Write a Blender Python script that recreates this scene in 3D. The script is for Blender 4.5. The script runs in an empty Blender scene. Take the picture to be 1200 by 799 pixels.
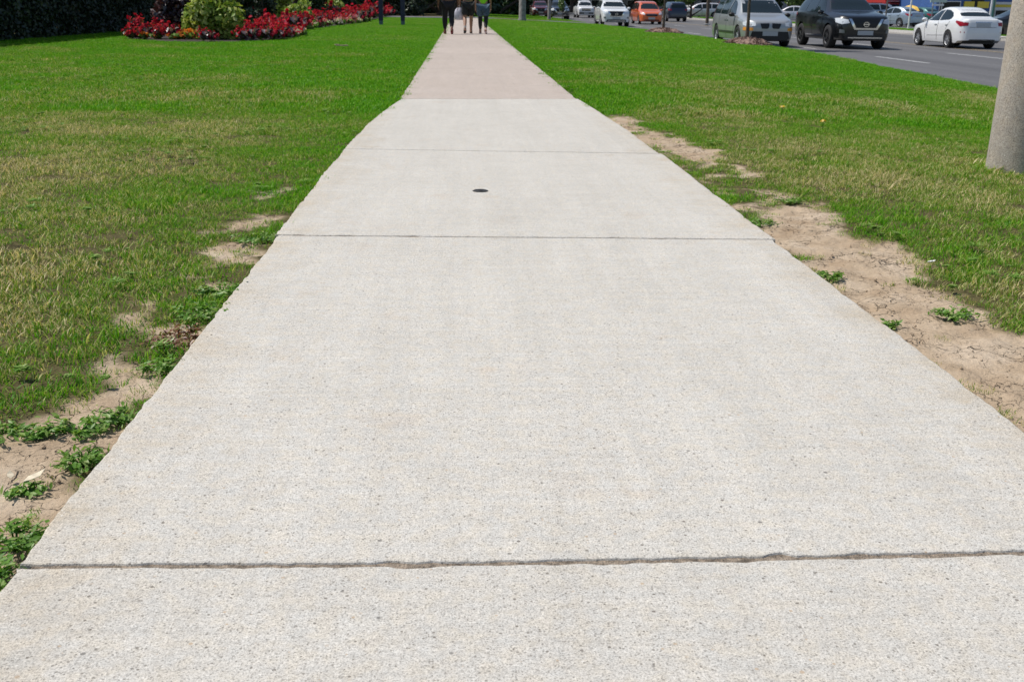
import bpy, bmesh, math, random
import numpy as np
from mathutils import Vector, Matrix, Euler
from mathutils.bvhtree import BVHTree

random.seed(7)
RNG = np.random.default_rng(7)
PI = math.pi
R = math.radians
scene = bpy.context.scene
C = scene.collection

# ------------------------------------------------------------------ camera
CAM_H = 0.9
FPX = 1206.96                      # focal length in pixels of a 1200 px wide frame
YAW, PITCH, ROLL = R(2.921), R(18.071), R(0.773)
cyw, syw, cpt, spt = math.cos(YAW), math.sin(YAW), math.cos(PITCH), math.sin(PITCH)
fwd = Vector((syw * cpt, cyw * cpt, -spt))
rgt = Vector((cyw, -syw, 0))
upv = rgt.cross(fwd)
r2 = rgt * math.cos(ROLL) + upv * math.sin(ROLL)
u2 = upv * math.cos(ROLL) - rgt * math.sin(ROLL)
cam_data = bpy.data.cameras.new('camera')
cam = bpy.data.objects.new('camera', cam_data)
C.objects.link(cam)
cam.matrix_world = Matrix(((r2.x, u2.x, -fwd.x, 0), (r2.y, u2.y, -fwd.y, 0), (r2.z, u2.z, -fwd.z, CAM_H), (0, 0, 0, 1)))
cam_data.sensor_fit = 'HORIZONTAL'
cam_data.sensor_width = 36
cam_data.lens = FPX / 1200 * 36
cam_data.clip_start = 0.05
cam_data.clip_end = 4000
cam_data.dof.use_dof = True
cam_data.dof.focus_distance = 2.8
cam_data.dof.aperture_fstop = 14.0
scene.camera = cam

# ------------------------------------------------------------------ sky, sun, exposure
SUN_EL, SUN_AZ = R(60), R(20)       # sun stands to the left (-X), a little ahead (+Y)
sun_dir = Vector((-math.cos(SUN_EL) * math.cos(SUN_AZ), math.cos(SUN_EL) * math.sin(SUN_AZ), math.sin(SUN_EL)))
world = bpy.data.worlds.new('World')
scene.world = world
world.use_nodes = True
wn, wl = world.node_tree.nodes, world.node_tree.links
wn.clear()
sky = wn.new('ShaderNodeTexSky')
sky.sky_type = 'NISHITA'
sky.sun_disc = False
sky.sun_elevation = SUN_EL
sky.sun_rotation = math.atan2(sun_dir.x, sun_dir.y)
bg = wn.new('ShaderNodeBackground')
bg.inputs['Strength'].default_value = 0.10
wo = wn.new('ShaderNodeOutputWorld')
wl.new(sky.outputs['Color'], bg.inputs['Color'])
wl.new(bg.outputs['Background'], wo.inputs['Surface'])
sun_data = bpy.data.lights.new('sun', 'SUN')
sun_data.energy = 4.2
sun_data.angle = R(0.53)
sun_data.color = (1.0, 0.955, 0.89)
sun = bpy.data.objects.new('sun', sun_data)
C.objects.link(sun)
sun.rotation_euler = sun_dir.to_track_quat('Z', 'Y').to_euler()
sun.location = (-10, 5, 20)
vs = scene.view_settings
vs.view_transform = 'Standard'
vs.look = 'None'
vs.exposure = 0.09
vs.gamma = 1
vs.use_curve_mapping = False

# ------------------------------------------------------------------ helpers
def px(x, y, z=0.0):
    """the point at height z that a pixel of the 1200 x 799 photograph looks at"""
    d = fwd * FPX + r2 * (x - 600) - u2 * (y - 399.5)
    t = (CAM_H - z) / (-d.z)
    return Vector((d.x * t, d.y * t, z))

def px_at(x, y, dist):
    """the point a pixel looks at, at a given distance along Y"""
    d = fwd * FPX + r2 * (x - 600) - u2 * (y - 399.5)
    t = dist / d.y
    return Vector((d.x * t, d.y * t, CAM_H + d.z * t))

def mesh_obj(name, verts, faces, mat=None, parent=None, smooth=False, loc=None):
    me = bpy.data.meshes.new(name)
    if isinstance(verts, np.ndarray) and isinstance(faces, np.ndarray):
        me.vertices.add(len(verts))
        me.vertices.foreach_set('co', verts.astype(np.float32).ravel())
        n = faces.shape[1]
        me.loops.add(faces.size)
        me.loops.foreach_set('vertex_index', faces.astype(np.int32).ravel())
        me.polygons.add(len(faces))
        me.polygons.foreach_set('loop_start', np.arange(0, faces.size, n, dtype=np.int32))
        me.update(calc_edges=True)
    else:
        me.from_pydata([tuple(v) for v in verts], [], [tuple(f) for f in faces])
        me.update()
    if mat: me.materials.append(mat)
    if smooth: me.polygons.foreach_set('use_smooth', np.ones(len(me.polygons), dtype=bool))
    o = bpy.data.objects.new(name, me)
    C.objects.link(o)
    if parent: o.parent = parent
    if loc is not None: o.location = loc
    return o

def bm_obj(name, bm, mat=None, parent=None, smooth=None, loc=None):
    me = bpy.data.meshes.new(name)
    bmesh.ops.recalc_face_normals(bm, faces=bm.faces[:])
    bm.to_mesh(me); bm.free()
    if mat: me.materials.append(mat)
    if smooth is not None:
        me.polygons.foreach_set('use_smooth', np.ones(len(me.polygons), dtype=bool))
        me.set_sharp_from_angle(angle=R(smooth))
    o = bpy.data.objects.new(name, me)
    C.objects.link(o)
    if parent: o.parent = parent
    if loc is not None: o.location = loc
    return o

def tag(o, label, cat, group=None):
    o['label'] = label; o['category'] = cat
    if group: o['group'] = group
    return o

def struct(o):
    o['kind'] = 'structure'; return o

def thing(name, label, cat, loc=(0, 0, 0), rz=0, group=None):
    o = bpy.data.objects.new(name, None)
    o.empty_display_size = 0.2
    C.objects.link(o)
    o.location = loc; o.rotation_euler = (0, 0, rz)
    return tag(o, label, cat, group)

def dup(root, loc, rz=0, scale=1.0, label=None, group=None):
    r = root.copy(); C.objects.link(r)
    r.location = loc; r.rotation_euler = (0, 0, rz); r.scale = (scale,) * 3 if not hasattr(scale, '__len__') else scale
    if label: r['label'] = label
    if group: r['group'] = group
    for ch in list(root.children):
        c = ch.copy(); C.objects.link(c); c.parent = r
        for g in list(ch.children):
            d = g.copy(); C.objects.link(d); d.parent = c
    return r

def add_box(bm, cx, cy, cz, sx, sy, sz, rot=None):
    m = Matrix.Translation((cx, cy, cz))
    if rot is not None: m = m @ rot.to_4x4()
    m = m @ Matrix.Diagonal((sx, sy, sz, 1))
    return bmesh.ops.create_cube(bm, size=1, matrix=m)['verts']

def add_tube(bm, pts, rads, seg=10, cap=True):
    rings = []
    for i, p in enumerate(pts):
        p = Vector(p)
        a = Vector(pts[max(i - 1, 0)]); b = Vector(pts[min(i + 1, len(pts) - 1)])
        t = (b - a).normalized()
        ref = Vector((0, 0, 1)) if abs(t.z) < 0.9 else Vector((1, 0, 0))
        n = t.cross(ref).normalized(); m = t.cross(n).normalized()
        rings.append([bm.verts.new(p + (n * math.cos(2 * PI * k / seg) + m * math.sin(2 * PI * k / seg)) * rads[i]) for k in range(seg)])
    for a, b in zip(rings, rings[1:]):
        for k in range(seg):
            bm.faces.new((a[k], a[(k + 1) % seg], b[(k + 1) % seg], b[k]))
    if cap:
        bm.faces.new(rings[0]); bm.faces.new(rings[-1])

def add_lathe(bm, prof, seg=24, axis='Z', off=(0, 0, 0)):
    """prof: (radius, height) pairs"""
    rings = []
    for r, h in prof:
        ring = []
        for k in range(seg):
            a = 2 * PI * k / seg
            if axis == 'Z': v = (r * math.cos(a), r * math.sin(a), h)
            else: v = (r * math.cos(a), h, r * math.sin(a))
            ring.append(bm.verts.new(Vector(v) + Vector(off)))
        rings.append(ring)
    for a, b in zip(rings, rings[1:]):
        for k in range(seg):
            bm.faces.new((a[k], a[(k + 1) % seg], b[(k + 1) % seg], b[k]))
    return rings

# numpy value noise ------------------------------------------------
_T = RNG.random((256, 256))
def vnoise(x, y, s=1.0, o=0.0):
    x = np.asarray(x, float) * s + 37.3 + o; y = np.asarray(y, float) * s + 91.7 + o * 1.7
    xi = np.floor(x).astype(int); yi = np.floor(y).astype(int)
    fx = x - xi; fy = y - yi
    fx = fx * fx * (3 - 2 * fx); fy = fy * fy * (3 - 2 * fy)
    a = _T[xi & 255, yi & 255]; b = _T[(xi + 1) & 255, yi & 255]
    c = _T[xi & 255, (yi + 1) & 255]; d = _T[(xi + 1) & 255, (yi + 1) & 255]
    return (a * (1 - fx) + b * fx) * (1 - fy) + (c * (1 - fx) + d * fx) * fy
def fbm(x, y, s=1.0, o=0.0, n=4):
    t = 0; a = 0.5; w = 0
    for k in range(n):
        t = t + a * vnoise(x, y, s * 2 ** k, o + 13.1 * k); w += a; a *= 0.5
    return t / w

def pchip(pts, xs):
    p = sorted(pts); X = np.array([a for a, _ in p], float); Y = np.array([b for _, b in p], float)
    h = np.diff(X); dl = np.diff(Y) / h
    m = np.zeros(len(X)); m[0] = dl[0]; m[-1] = dl[-1]
    for i in range(1, len(X) - 1):
        if dl[i - 1] * dl[i] > 0:
            w1 = 2 * h[i] + h[i - 1]; w2 = h[i] + 2 * h[i - 1]
            m[i] = (w1 + w2) / (w1 / dl[i - 1] + w2 / dl[i])
    xs = np.clip(np.asarray(xs, float), X[0], X[-1])
    i = np.clip(np.searchsorted(X, xs) - 1, 0, len(h) - 1)
    t = (xs - X[i]) / h[i]
    return ((2 * t**3 - 3 * t**2 + 1) * Y[i] + (t**3 - 2 * t**2 + t) * h[i] * m[i]
            + (-2 * t**3 + 3 * t**2) * Y[i + 1] + (t**3 - t**2) * h[i] * m[i + 1])

# ------------------------------------------------------------------ materials
def new_mat(name):
    m = bpy.data.materials.new(name); m.use_nodes = True
    nt = m.node_tree; nt.nodes.clear()
    out = nt.nodes.new('ShaderNodeOutputMaterial')
    return m, nt.nodes, nt.links, out

def N(nodes, t, **kw):
    n = nodes.new(t)
    for k, v in kw.items():
        if k.startswith('i_'):
            n.inputs[k[2:].replace('_', ' ')].default_value = v
        else: setattr(n, k, v)
    return n

def ramp(nodes, stops, interp='LINEAR'):
    n = nodes.new('ShaderNodeValToRGB'); cr = n.color_ramp; cr.interpolation = interp
    while len(cr.elements) < len(stops): cr.elements.new(0.5)
    for e, (p, c) in zip(cr.elements, stops):
        e.position = p; e.color = (c[0], c[1], c[2], 1) if hasattr(c, '__len__') else (c, c, c, 1)
    return n

def mixc(nodes, links, fac, a, b, mode='MIX'):
    n = nodes.new('ShaderNodeMix'); n.data_type = 'RGBA'; n.blend_type = mode
    for s, v in ((0, fac), (6, a), (7, b)):
        if hasattr(v, 'is_linked') or hasattr(v, 'links'): links.new(v, n.inputs[s])
        else: n.inputs[s].default_value = v if not hasattr(v, '__len__') else (v[0], v[1], v[2], 1)
    return n.outputs[2]

def math_n(nodes, links, op, a, b=None, c=None, clamp=False):
    n = nodes.new('ShaderNodeMath'); n.operation = op; n.use_clamp = clamp
    for i, v in enumerate((a, b, c)):
        if v is None: continue
        if hasattr(v, 'links'): links.new(v, n.inputs[i])
        else: n.inputs[i].default_value = v
    return n.outputs[0]

def simple(name, col, rough=0.6, metal=0.0, noise=0.12, scale=8.0, bump=0.0, coat=0.0, spec=0.5, bscale=None):
    m, nd, lk, out = new_mat(name)
    b = N(nd, 'ShaderNodeBsdfPrincipled'); lk.new(b.outputs[0], out.inputs[0])
    g = N(nd, 'ShaderNodeNewGeometry'); nz = N(nd, 'ShaderNodeTexNoise'); nz.inputs['Scale'].default_value = scale; nz.inputs['Detail'].default_value = 5
    lk.new(g.outputs['Position'], nz.inputs['Vector'])
    lo = [max(c * (1 - noise * 1.5), 0) for c in col]; hi = [min(c * (1 + noise * 1.5), 1) for c in col]
    rp = ramp(nd, [(0.3, lo), (0.7, hi)]); lk.new(nz.outputs['Fac'], rp.inputs[0]); lk.new(rp.outputs[0], b.inputs['Base Color'])
    b.inputs['Roughness'].default_value = rough; b.inputs['Metallic'].default_value = metal
    b.inputs['Coat Weight'].default_value = coat; b.inputs['Coat Roughness'].default_value = 0.03
    b.inputs['Specular IOR Level'].default_value = spec
    if bump:
        n2 = N(nd, 'ShaderNodeTexNoise'); n2.inputs['Scale'].default_value = bscale or scale * 6; n2.inputs['Detail'].default_value = 4
        lk.new(g.outputs['Position'], n2.inputs['Vector'])
        bp = N(nd, 'ShaderNodeBump'); bp.inputs['Strength'].default_value = bump; bp.inputs['Distance'].default_value = 0.01
        lk.new(n2.outputs['Fac'], bp.inputs['Height']); lk.new(bp.outputs[0], b.inputs['Normal'])
    return m

def concrete(name, base, base2, stain, grain=1.0, gs=1.0, edges=None):
    m, nd, lk, out = new_mat(name)
    b = N(nd, 'ShaderNodeBsdfPrincipled'); lk.new(b.outputs[0], out.inputs[0])
    b.inputs['Roughness'].default_value = 0.88; b.inputs['Specular IOR Level'].default_value = 0.25
    P = N(nd, 'ShaderNodeNewGeometry').outputs['Position']
    def noise(sc, det=4, rough=.55, vec=P):
        n = N(nd, 'ShaderNodeTexNoise'); n.inputs['Scale'].default_value = sc; n.inputs['Detail'].default_value = det; n.inputs['Roughness'].default_value = rough
        lk.new(vec, n.inputs['Vector']); return n.outputs['Fac']
    big = ramp(nd, [(0.32, 0), (0.68, 1)]); lk.new(noise(1.7, 6, .62), big.inputs[0])
    col = mixc(nd, lk, big.outputs[0], base, base2)
    # tan stains
    st = ramp(nd, [(0.60, 0), (0.78, 1)]); lk.new(noise(3.1, 5, .6), st.inputs[0])
    sf = math_n(nd, lk, 'MULTIPLY', st.outputs[0], 0.55)
    col = mixc(nd, lk, sf, col, stain)
    if edges:       # soil washed on to the walk along its two edges
        sx = N(nd, 'ShaderNodeSeparateXYZ'); lk.new(P, sx.inputs[0])
        dist = math_n(nd, lk, 'ABSOLUTE', math_n(nd, lk, 'SUBTRACT', sx.outputs[0], edges[0]))
        e1 = math_n(nd, lk, 'DIVIDE', math_n(nd, lk, 'SUBTRACT', dist, edges[1]), .30)
        e2 = math_n(nd, lk, 'ADD', e1, math_n(nd, lk, 'MULTIPLY', math_n(nd, lk, 'SUBTRACT', noise(4.2, 6, .65), .52), 3.0))
        er = ramp(nd, [(.0, 0), (.55, .3), (1, .75)]); lk.new(e2, er.inputs[0])
        col = mixc(nd, lk, er.outputs[0], col, (.49, .42, .32))
    # broom drag across the walk
    mp = N(nd, 'ShaderNodeMapping'); mp.inputs['Scale'].default_value = (2.5, 55, 1); lk.new(P, mp.inputs['Vector'])
    br = noise(1.0, 5, .65, mp.outputs[0])
    brr = ramp(nd, [(0.3, 0.94), (0.7, 1.05)]); lk.new(br, brr.inputs[0])
    col = mixc(nd, lk, 1.0, col, brr.outputs[0], 'MULTIPLY')
    # cement paste grain
    g1 = noise(300 * gs, 2, .8)
    gr = ramp(nd, [(0.28, 1 - .56 * grain), (0.5, 1.0), (0.72, 1 + .26 * grain)]); lk.new(g1, gr.inputs[0])
    col = mixc(nd, lk, 1.0, col, gr.outputs[0], 'MULTIPLY')
    g2 = noise(110 * gs, 3, .7)
    gr2 = ramp(nd, [(0.28, 0.80), (0.72, 1.14)]); lk.new(g2, gr2.inputs[0])
    col = mixc(nd, lk, 1.0, col, gr2.outputs[0], 'MULTIPLY')
    # faint warm and cool clouding of the paste
    hv = N(nd, 'ShaderNodeTexNoise'); hv.inputs['Scale'].default_value = 26 * gs; hv.inputs['Detail'].default_value = 3; lk.new(P, hv.inputs['Vector'])
    hs = ramp(nd, [(.3, (.93, .99, 1.06)), (.5, (1, 1, 1)), (.62, (1.05, 1.0, .90)), (.75, (1.05, .985, .95))]); lk.new(hv.outputs['Fac'], hs.inputs[0])
    col = mixc(nd, lk, .38, col, hs.outputs[0], 'MULTIPLY')
    # wear: lengthwise drags, blotches and mottling
    for sc3, amp, s0 in (((7.0, .35, 1), .035, 1.0), ((1, 1, 1), .026, 7.0), ((1, 1, 1), .032, 19.0), ((30, 1.2, 1), .025, 1.0)):
        mq = N(nd, 'ShaderNodeMapping'); mq.inputs['Scale'].default_value = sc3; mq.inputs['Location'].default_value = (s0, s0 * 2, 0); lk.new(P, mq.inputs['Vector'])
        wf = ramp(nd, [(.3, 1 - amp * 1.6), (.7, 1 + amp)]); lk.new(noise(s0, 6, .68, mq.outputs[0]), wf.inputs[0])
        col = mixc(nd, lk, 1.0, col, wf.outputs[0], 'MULTIPLY')
    oi = N(nd, 'ShaderNodeObjectInfo')       # each pour dries to its own tone
    pr = ramp(nd, [(0, (.965, .96, .95)), (1, (1.025, 1.02, 1.01))]); lk.new(oi.outputs['Random'], pr.inputs[0])
    col = mixc(nd, lk, 1.0, col, pr.outputs[0], 'MULTIPLY')
    # aggregate specks, dark / tan
    heights = []
    for sc, thr, rad, c in ((120, .89, .32, (.14, .12, .10)), (62, .985, .22, (.14, .13, .12)), (95, .965, .30, (.42, .32, .22)), (210, .74, .42, (.21, .19, .165)), (260, .64, .42, (.27, .25, .22)), (150, .93, .34, (.66, .63, .57))):
        v = N(nd, 'ShaderNodeTexVoronoi'); v.inputs['Scale'].default_value = sc * gs; lk.new(P, v.inputs['Vector'])
        s = N(nd, 'ShaderNodeSeparateColor'); lk.new(v.outputs['Color'], s.inputs[0])
        pick = math_n(nd, lk, 'GREATER_THAN', s.outputs[0], thr)
        rad_v = math_n(nd, lk, 'MULTIPLY', s.outputs[1], rad)
        inside = math_n(nd, lk, 'SUBTRACT', math_n(nd, lk, 'ADD', rad_v, 0.12), v.outputs['Distance'])
        inside = math_n(nd, lk, 'MULTIPLY', inside, 9, clamp=True)
        f = math_n(nd, lk, 'MULTIPLY', pick, inside)
        f = math_n(nd, lk, 'MULTIPLY', f, math_n(nd, lk, 'ADD', math_n(nd, lk, 'MULTIPLY', s.outputs[2], .55), .3))
        col = mixc(nd, lk, f, col, c)
        if c[0] < .3: heights.append(f)
    lk.new(col, b.inputs['Base Color'])
    hsum = heights[0]
    for h in heights[1:]: hsum = math_n(nd, lk, 'ADD', hsum, h)
    hh = math_n(nd, lk, 'SUBTRACT', math_n(nd, lk, 'ADD', math_n(nd, lk, 'MULTIPLY', g1, .6), math_n(nd, lk, 'MULTIPLY', br, .5)), hsum)
    bp = N(nd, 'ShaderNodeBump'); bp.inputs['Strength'].default_value = 0.42 * grain; bp.inputs['Distance'].default_value = 0.003
    lk.new(hh, bp.inputs['Height']); lk.new(bp.outputs[0], b.inputs['Normal'])
    return m

def soil_mat():
    m, nd, lk, out = new_mat('dry_soil')
    b = N(nd, 'ShaderNodeBsdfPrincipled'); lk.new(b.outputs[0], out.inputs[0])
    b.inputs['Roughness'].default_value = 0.95; b.inputs['Specular IOR Level'].default_value = 0.1
    P = N(nd, 'ShaderNodeNewGeometry').outputs['Position']
    def noise(sc, det=5, rough=.6, vec=P):
        n = N(nd, 'ShaderNodeTexNoise'); n.inputs['Scale'].default_value = sc; n.inputs['Detail'].default_value = det; n.inputs['Roughness'].default_value = rough
        lk.new(vec, n.inputs['Vector']); return n
    r1 = ramp(nd, [(0.3, (.345, .252, .165)), (0.5, (.445, .345, .240)), (0.7, (.535, .435, .325))]); lk.new(noise(4.5).outputs['Fac'], r1.inputs[0])
    g = noise(160, 4, .7).outputs['Fac']
    r2_ = ramp(nd, [(0.25, .78), (0.75, 1.15)]); lk.new(g, r2_.inputs[0])
    col = mixc(nd, lk, 1.0, r1.outputs[0], r2_.outputs[0], 'MULTIPLY')
    # drying cracks
    wv = N(nd, 'ShaderNodeVectorMath', operation='MULTIPLY_ADD'); lk.new(noise(9, 4).outputs['Color'], wv.inputs[0]); wv.inputs[1].default_value = (.16, .16, 0); lk.new(P, wv.inputs[2])
    cr = []
    for sc, w in ((9.5, .022), (21, .022)):
        v = N(nd, 'ShaderNodeTexVoronoi', feature='DISTANCE_TO_EDGE'); v.inputs['Scale'].default_value = sc; lk.new(wv.outputs[0], v.inputs['Vector'])
        c = math_n(nd, lk, 'SUBTRACT', 1.0, math_n(nd, lk, 'DIVIDE', v.outputs['Distance'], w), clamp=True)
        mask = ramp(nd, [(0.50, 0), (0.60, 1)]); lk.new(noise(2.7 * sc / 8, 3).outputs['Fac'], mask.inputs[0])
        cr.append(math_n(nd, lk, 'MULTIPLY', c, mask.outputs[0]))
    ck = math_n(nd, lk, 'MAXIMUM', cr[0], cr[1])
    col = mixc(nd, lk, math_n(nd, lk, 'MULTIPLY', ck, .5), col, (.16, .11, .075))
    ba = N(nd, 'ShaderNodeAttribute', attribute_name='bare')
    th = ramp(nd, [(.3, (.060, .052, .022)), (.7, (.135, .115, .050))]); lk.new(noise(55, 4).outputs['Fac'], th.inputs[0])
    col = mixc(nd, lk, ba.outputs['Fac'], th.outputs[0], col)
    lk.new(col, b.inputs['Base Color'])
    h = math_n(nd, lk, 'SUBTRACT', math_n(nd, lk, 'ADD', math_n(nd, lk, 'MULTIPLY', g, .25), math_n(nd, lk, 'MULTIPLY', noise(35, 5).outputs['Fac'], .9)), math_n(nd, lk, 'MULTIPLY', ck, 1.2))
    bp = N(nd, 'ShaderNodeBump'); bp.inputs['Strength'].default_value = .9; bp.inputs['Distance'].default_value = .014
    lk.new(h, bp.inputs['Height']); lk.new(bp.outputs[0], b.inputs['Normal'])
    return m

def leafy(name, stops, attr='lv', inst=None, transl=.3, gloss=.06, rough=.45):
    """foliage: colour from a random number per leaf; some light comes through"""
    m, nd, lk, out = new_mat(name)
    a = N(nd, 'ShaderNodeAttribute', attribute_name=attr)
    f = a.outputs['Fac']
    rp = ramp(nd, stops); lk.new(f, rp.inputs[0]); col = rp.outputs[0]
    if inst:
        t = N(nd, 'ShaderNodeAttribute', attribute_name='dry'); t.attribute_type = 'INSTANCER'
        d = ramp(nd, inst); 
        mixf = math_n(nd, lk, 'ADD', t.outputs['Fac'], math_n(nd, lk, 'MULTIPLY', math_n(nd, lk, 'SUBTRACT', f, .5), .95), clamp=True)
        lk.new(mixf, d.inputs[0])
        br = ramp(nd, [(0, .64), (1, 1.60)]); lk.new(f, br.inputs[0])
        col = mixc(nd, lk, 1.0, d.outputs[0], br.outputs[0], 'MULTIPLY')
    df = N(nd, 'ShaderNodeBsdfDiffuse'); lk.new(col, df.inputs[0])
    tr = N(nd, 'ShaderNodeBsdfTranslucent')
    tc = mixc(nd, lk, 1.0, col, (1.0, 1.0, .55), 'MULTIPLY'); lk.new(tc, tr.inputs[0])
    gl = N(nd, 'ShaderNodeBsdfGlossy'); gl.inputs['Roughness'].default_value = rough
    m1 = N(nd, 'ShaderNodeMixShader'); m1.inputs[0].default_value = transl; lk.new(df.outputs[0], m1.inputs[1]); lk.new(tr.outputs[0], m1.inputs[2])
    m2 = N(nd, 'ShaderNodeMixShader'); m2.inputs[0].default_value = gloss; lk.new(m1.outputs[0], m2.inputs[1]); lk.new(gl.outputs[0], m2.inputs[2])
    lk.new(m2.outputs[0], out.inputs[0])
    return m

def asphalt_mat():
    m, nd, lk, out = new_mat('asphalt')
    b = N(nd, 'ShaderNodeBsdfPrincipled'); lk.new(b.outputs[0], out.inputs[0]); b.inputs['Roughness'].default_value = .85
    P = N(nd, 'ShaderNodeNewGeometry').outputs['Position']
    mp = N(nd, 'ShaderNodeMapping'); mp.inputs['Scale'].default_value = (1.2, .05, 1); lk.new(P, mp.inputs['Vector'])
    n1 = N(nd, 'ShaderNodeTexNoise'); n1.inputs['Scale'].default_value = 1; n1.inputs['Detail'].default_value = 6; lk.new(mp.outputs[0], n1.inputs['Vector'])
    n2 = N(nd, 'ShaderNodeTexNoise'); n2.inputs['Scale'].default_value = 12; n2.inputs['Detail'].default_value = 8; n2.inputs['Roughness'].default_value = .75; lk.new(P, n2.inputs['Vector'])
    r1 = ramp(nd, [(.3, (.085, .083, .085)), (.7, (.130, .127, .129))]); lk.new(n1.outputs['Fac'], r1.inputs[0])
    r2_ = ramp(nd, [(.3, .72), (.7, 1.25)]); lk.new(n2.outputs['Fac'], r2_.inputs[0])
    lk.new(mixc(nd, lk, 1.0, r1.outputs[0], r2_.outputs[0], 'MULTIPLY'), b.inputs['Base Color'])
    return m

def glass_mat(name, col, rough=.04):
    m, nd, lk, out = new_mat(name)
    b = N(nd, 'ShaderNodeBsdfPrincipled'); lk.new(b.outputs[0], out.inputs[0])
    b.inputs['Base Color'].default_value = (*col, 1); b.inputs['Roughness'].default_value = rough; b.inputs['Specular IOR Level'].default_value = .32
    return m

M = {}
M['walk'] = concrete('pale_concrete', (.582, .556, .505), (.548, .521, .470), (.52, .42, .32), edges=(.265, .80))
M['walk_old'] = concrete('aged_concrete', (.495, .428, .378), (.465, .395, .342), (.38, .30, .24), .9)
M['joint'] = simple('joint_grit', (.25, .200, .150), .95, noise=.4, scale=90, bump=.8, bscale=260)
M['curb'] = concrete('kerb_concrete', (.46, .44, .41), (.40, .38, .35), (.36, .30, .25))
M['pole_concrete'] = concrete('pole_concrete', (.49, .435, .375), (.43, .38, .325), (.40, .32, .26), 1.1, .55)
M['soil'] = soil_mat()
M['asphalt'] = asphalt_mat()
M['paint_white'] = simple('road_paint_white', (.40, .40, .39), .7, noise=.3, scale=14)
M['paint_yellow'] = simple('road_paint_yellow', (.30, .23, .13), .7, noise=.35, scale=10)
M['mulch'] = simple('bark_mulch', (.23, .15, .115), .95, noise=.45, scale=30, bump=1.0, bscale=60)
M['bed'] = simple('bed_soil', (.035, .026, .02), .95, noise=.4, scale=25, bump=1.0)
M['bark'] = simple('bark', (.10, .075, .055), .9, noise=.35, scale=18, bump=.9, bscale=50)
M['bark_grey'] = simple('grey_bark', (.16, .135, .115), .9, noise=.3, scale=22, bump=.9, bscale=60)
M['grass'] = leafy('grass_blades', [(0, (.05, .13, .012)), (1, (.13, .24, .03))],
                   inst=[(0, (.085, .300, .005)), (.32, (.145, .345, .010)), (.60, (.235, .280, .055)), (1, (.54, .45, .26))], transl=.42, gloss=.015)
M['weed'] = leafy('weed_leaves', [(0, (.10, .25, .025)), (.6, (.19, .36, .055)), (1, (.36, .46, .15))], gloss=.03, transl=.45)
M['weed_red'] = leafy('reddish_weed', [(0, (.20, .07, .04)), (.5, (.28, .14, .07)), (1, (.20, .24, .06))])
M['hedge'] = leafy('hedge_leaves', [(0, (.010, .022, .008)), (.8, (.020, .042, .014)), (1, (.05, .085, .035))], transl=.12)
M['evergreen'] = leafy('evergreen_leaves', [(0, (.012, .035, .010)), (.7, (.03, .075, .02)), (1, (.07, .13, .04))], transl=.15)
M['leaf_green'] = leafy('tree_leaves', [(0, (.025, .06, .012)), (.6, (.06, .13, .025)), (1, (.12, .20, .05))])
M['leaf_light'] = leafy('light_tree_leaves', [(0, (.05, .10, .02)), (.6, (.10, .18, .035)), (1, (.18, .27, .07))])
M['variegated'] = leafy('variegated_leaves', [(0, (.09, .17, .02)), (.4, (.24, .36, .05)), (.72, (.48, .56, .13)), (1, (.72, .74, .36))], gloss=.02)
M['purple'] = leafy('purple_leaves', [(0, (.020, .008, .012)), (.6, (.045, .016, .022)), (.85, (.11, .04, .04)), (1, (.28, .17, .17))], gloss=.12)
M['red_bloom'] = leafy('red_petals', [(0, (.38, .010, .035)), (.6, (.68, .028, .075)), (1, (.80, .12, .17))], transl=.42, gloss=.01)
M['orange_bloom'] = leafy('orange_petals', [(0, (.55, .10, .03)), (.6, (.75, .22, .04)), (1, (.80, .38, .10))], transl=.42, gloss=.01)
M['pink_bloom'] = leafy('pink_petals', [(0, (.6, .10, .16)), (.6, (.72, .24, .30)), (1, (.8, .5, .5))], transl=.42, gloss=.01)
M['white_bloom'] = leafy('white_petals', [(0, (.6, .42, .38)), (.6, (.75, .66, .58)), (1, (.82, .8, .74))], transl=.42, gloss=.01)
M['yellow_bloom'] = leafy('yellow_petals', [(0, (.65, .42, .02)), (1, (.8, .62, .05))], transl=.2)
M['steel'] = simple('galvanised_steel', (.36, .37, .37), .5, .6, noise=.15)
M['iron'] = simple('cast_iron', (.035, .033, .032), .6, .4, noise=.3, scale=60, bump=.4)
M['tyre'] = simple('tyre_rubber', (.018, .018, .019), .85)
M['rim'] = simple('alloy', (.45, .46, .48), .5, .7)
M['rim_dark'] = simple('dark_alloy', (.10, .10, .105), .35, .7)
M['glass'] = glass_mat('tinted_glass', (.012, .020, .024))
M['glass_light'] = glass_mat('pale_glass', (.10, .15, .17), .06)
M['trim'] = simple('black_trim', (.014, .014, .015), .55)
M['chrome'] = simple('chrome', (.72, .73, .75), .12, 1.0, noise=.05)
M['lamp'] = glass_mat('clear_lamp', (.62, .66, .70), .08)
M['lamp_dark'] = glass_mat('smoked_lamp', (.16, .17, .18), .08)
M['amber'] = glass_mat('amber_lens', (.80, .34, .05), .1)
M['red_lens'] = glass_mat('red_lens', (.32, .012, .025), .1)
M['plate'] = simple('number_plate', (.44, .46, .47), .5, noise=.1, scale=40)
M['grille'] = simple('grille_mesh', (.02, .02, .022), .4, .3)

def paint(name, col, metal=0.25, rough=.35):
    if name in M: return M[name]
    M[name] = simple(name, col, rough, metal, noise=.03, scale=3, coat=1.0)
    return M[name]

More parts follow.
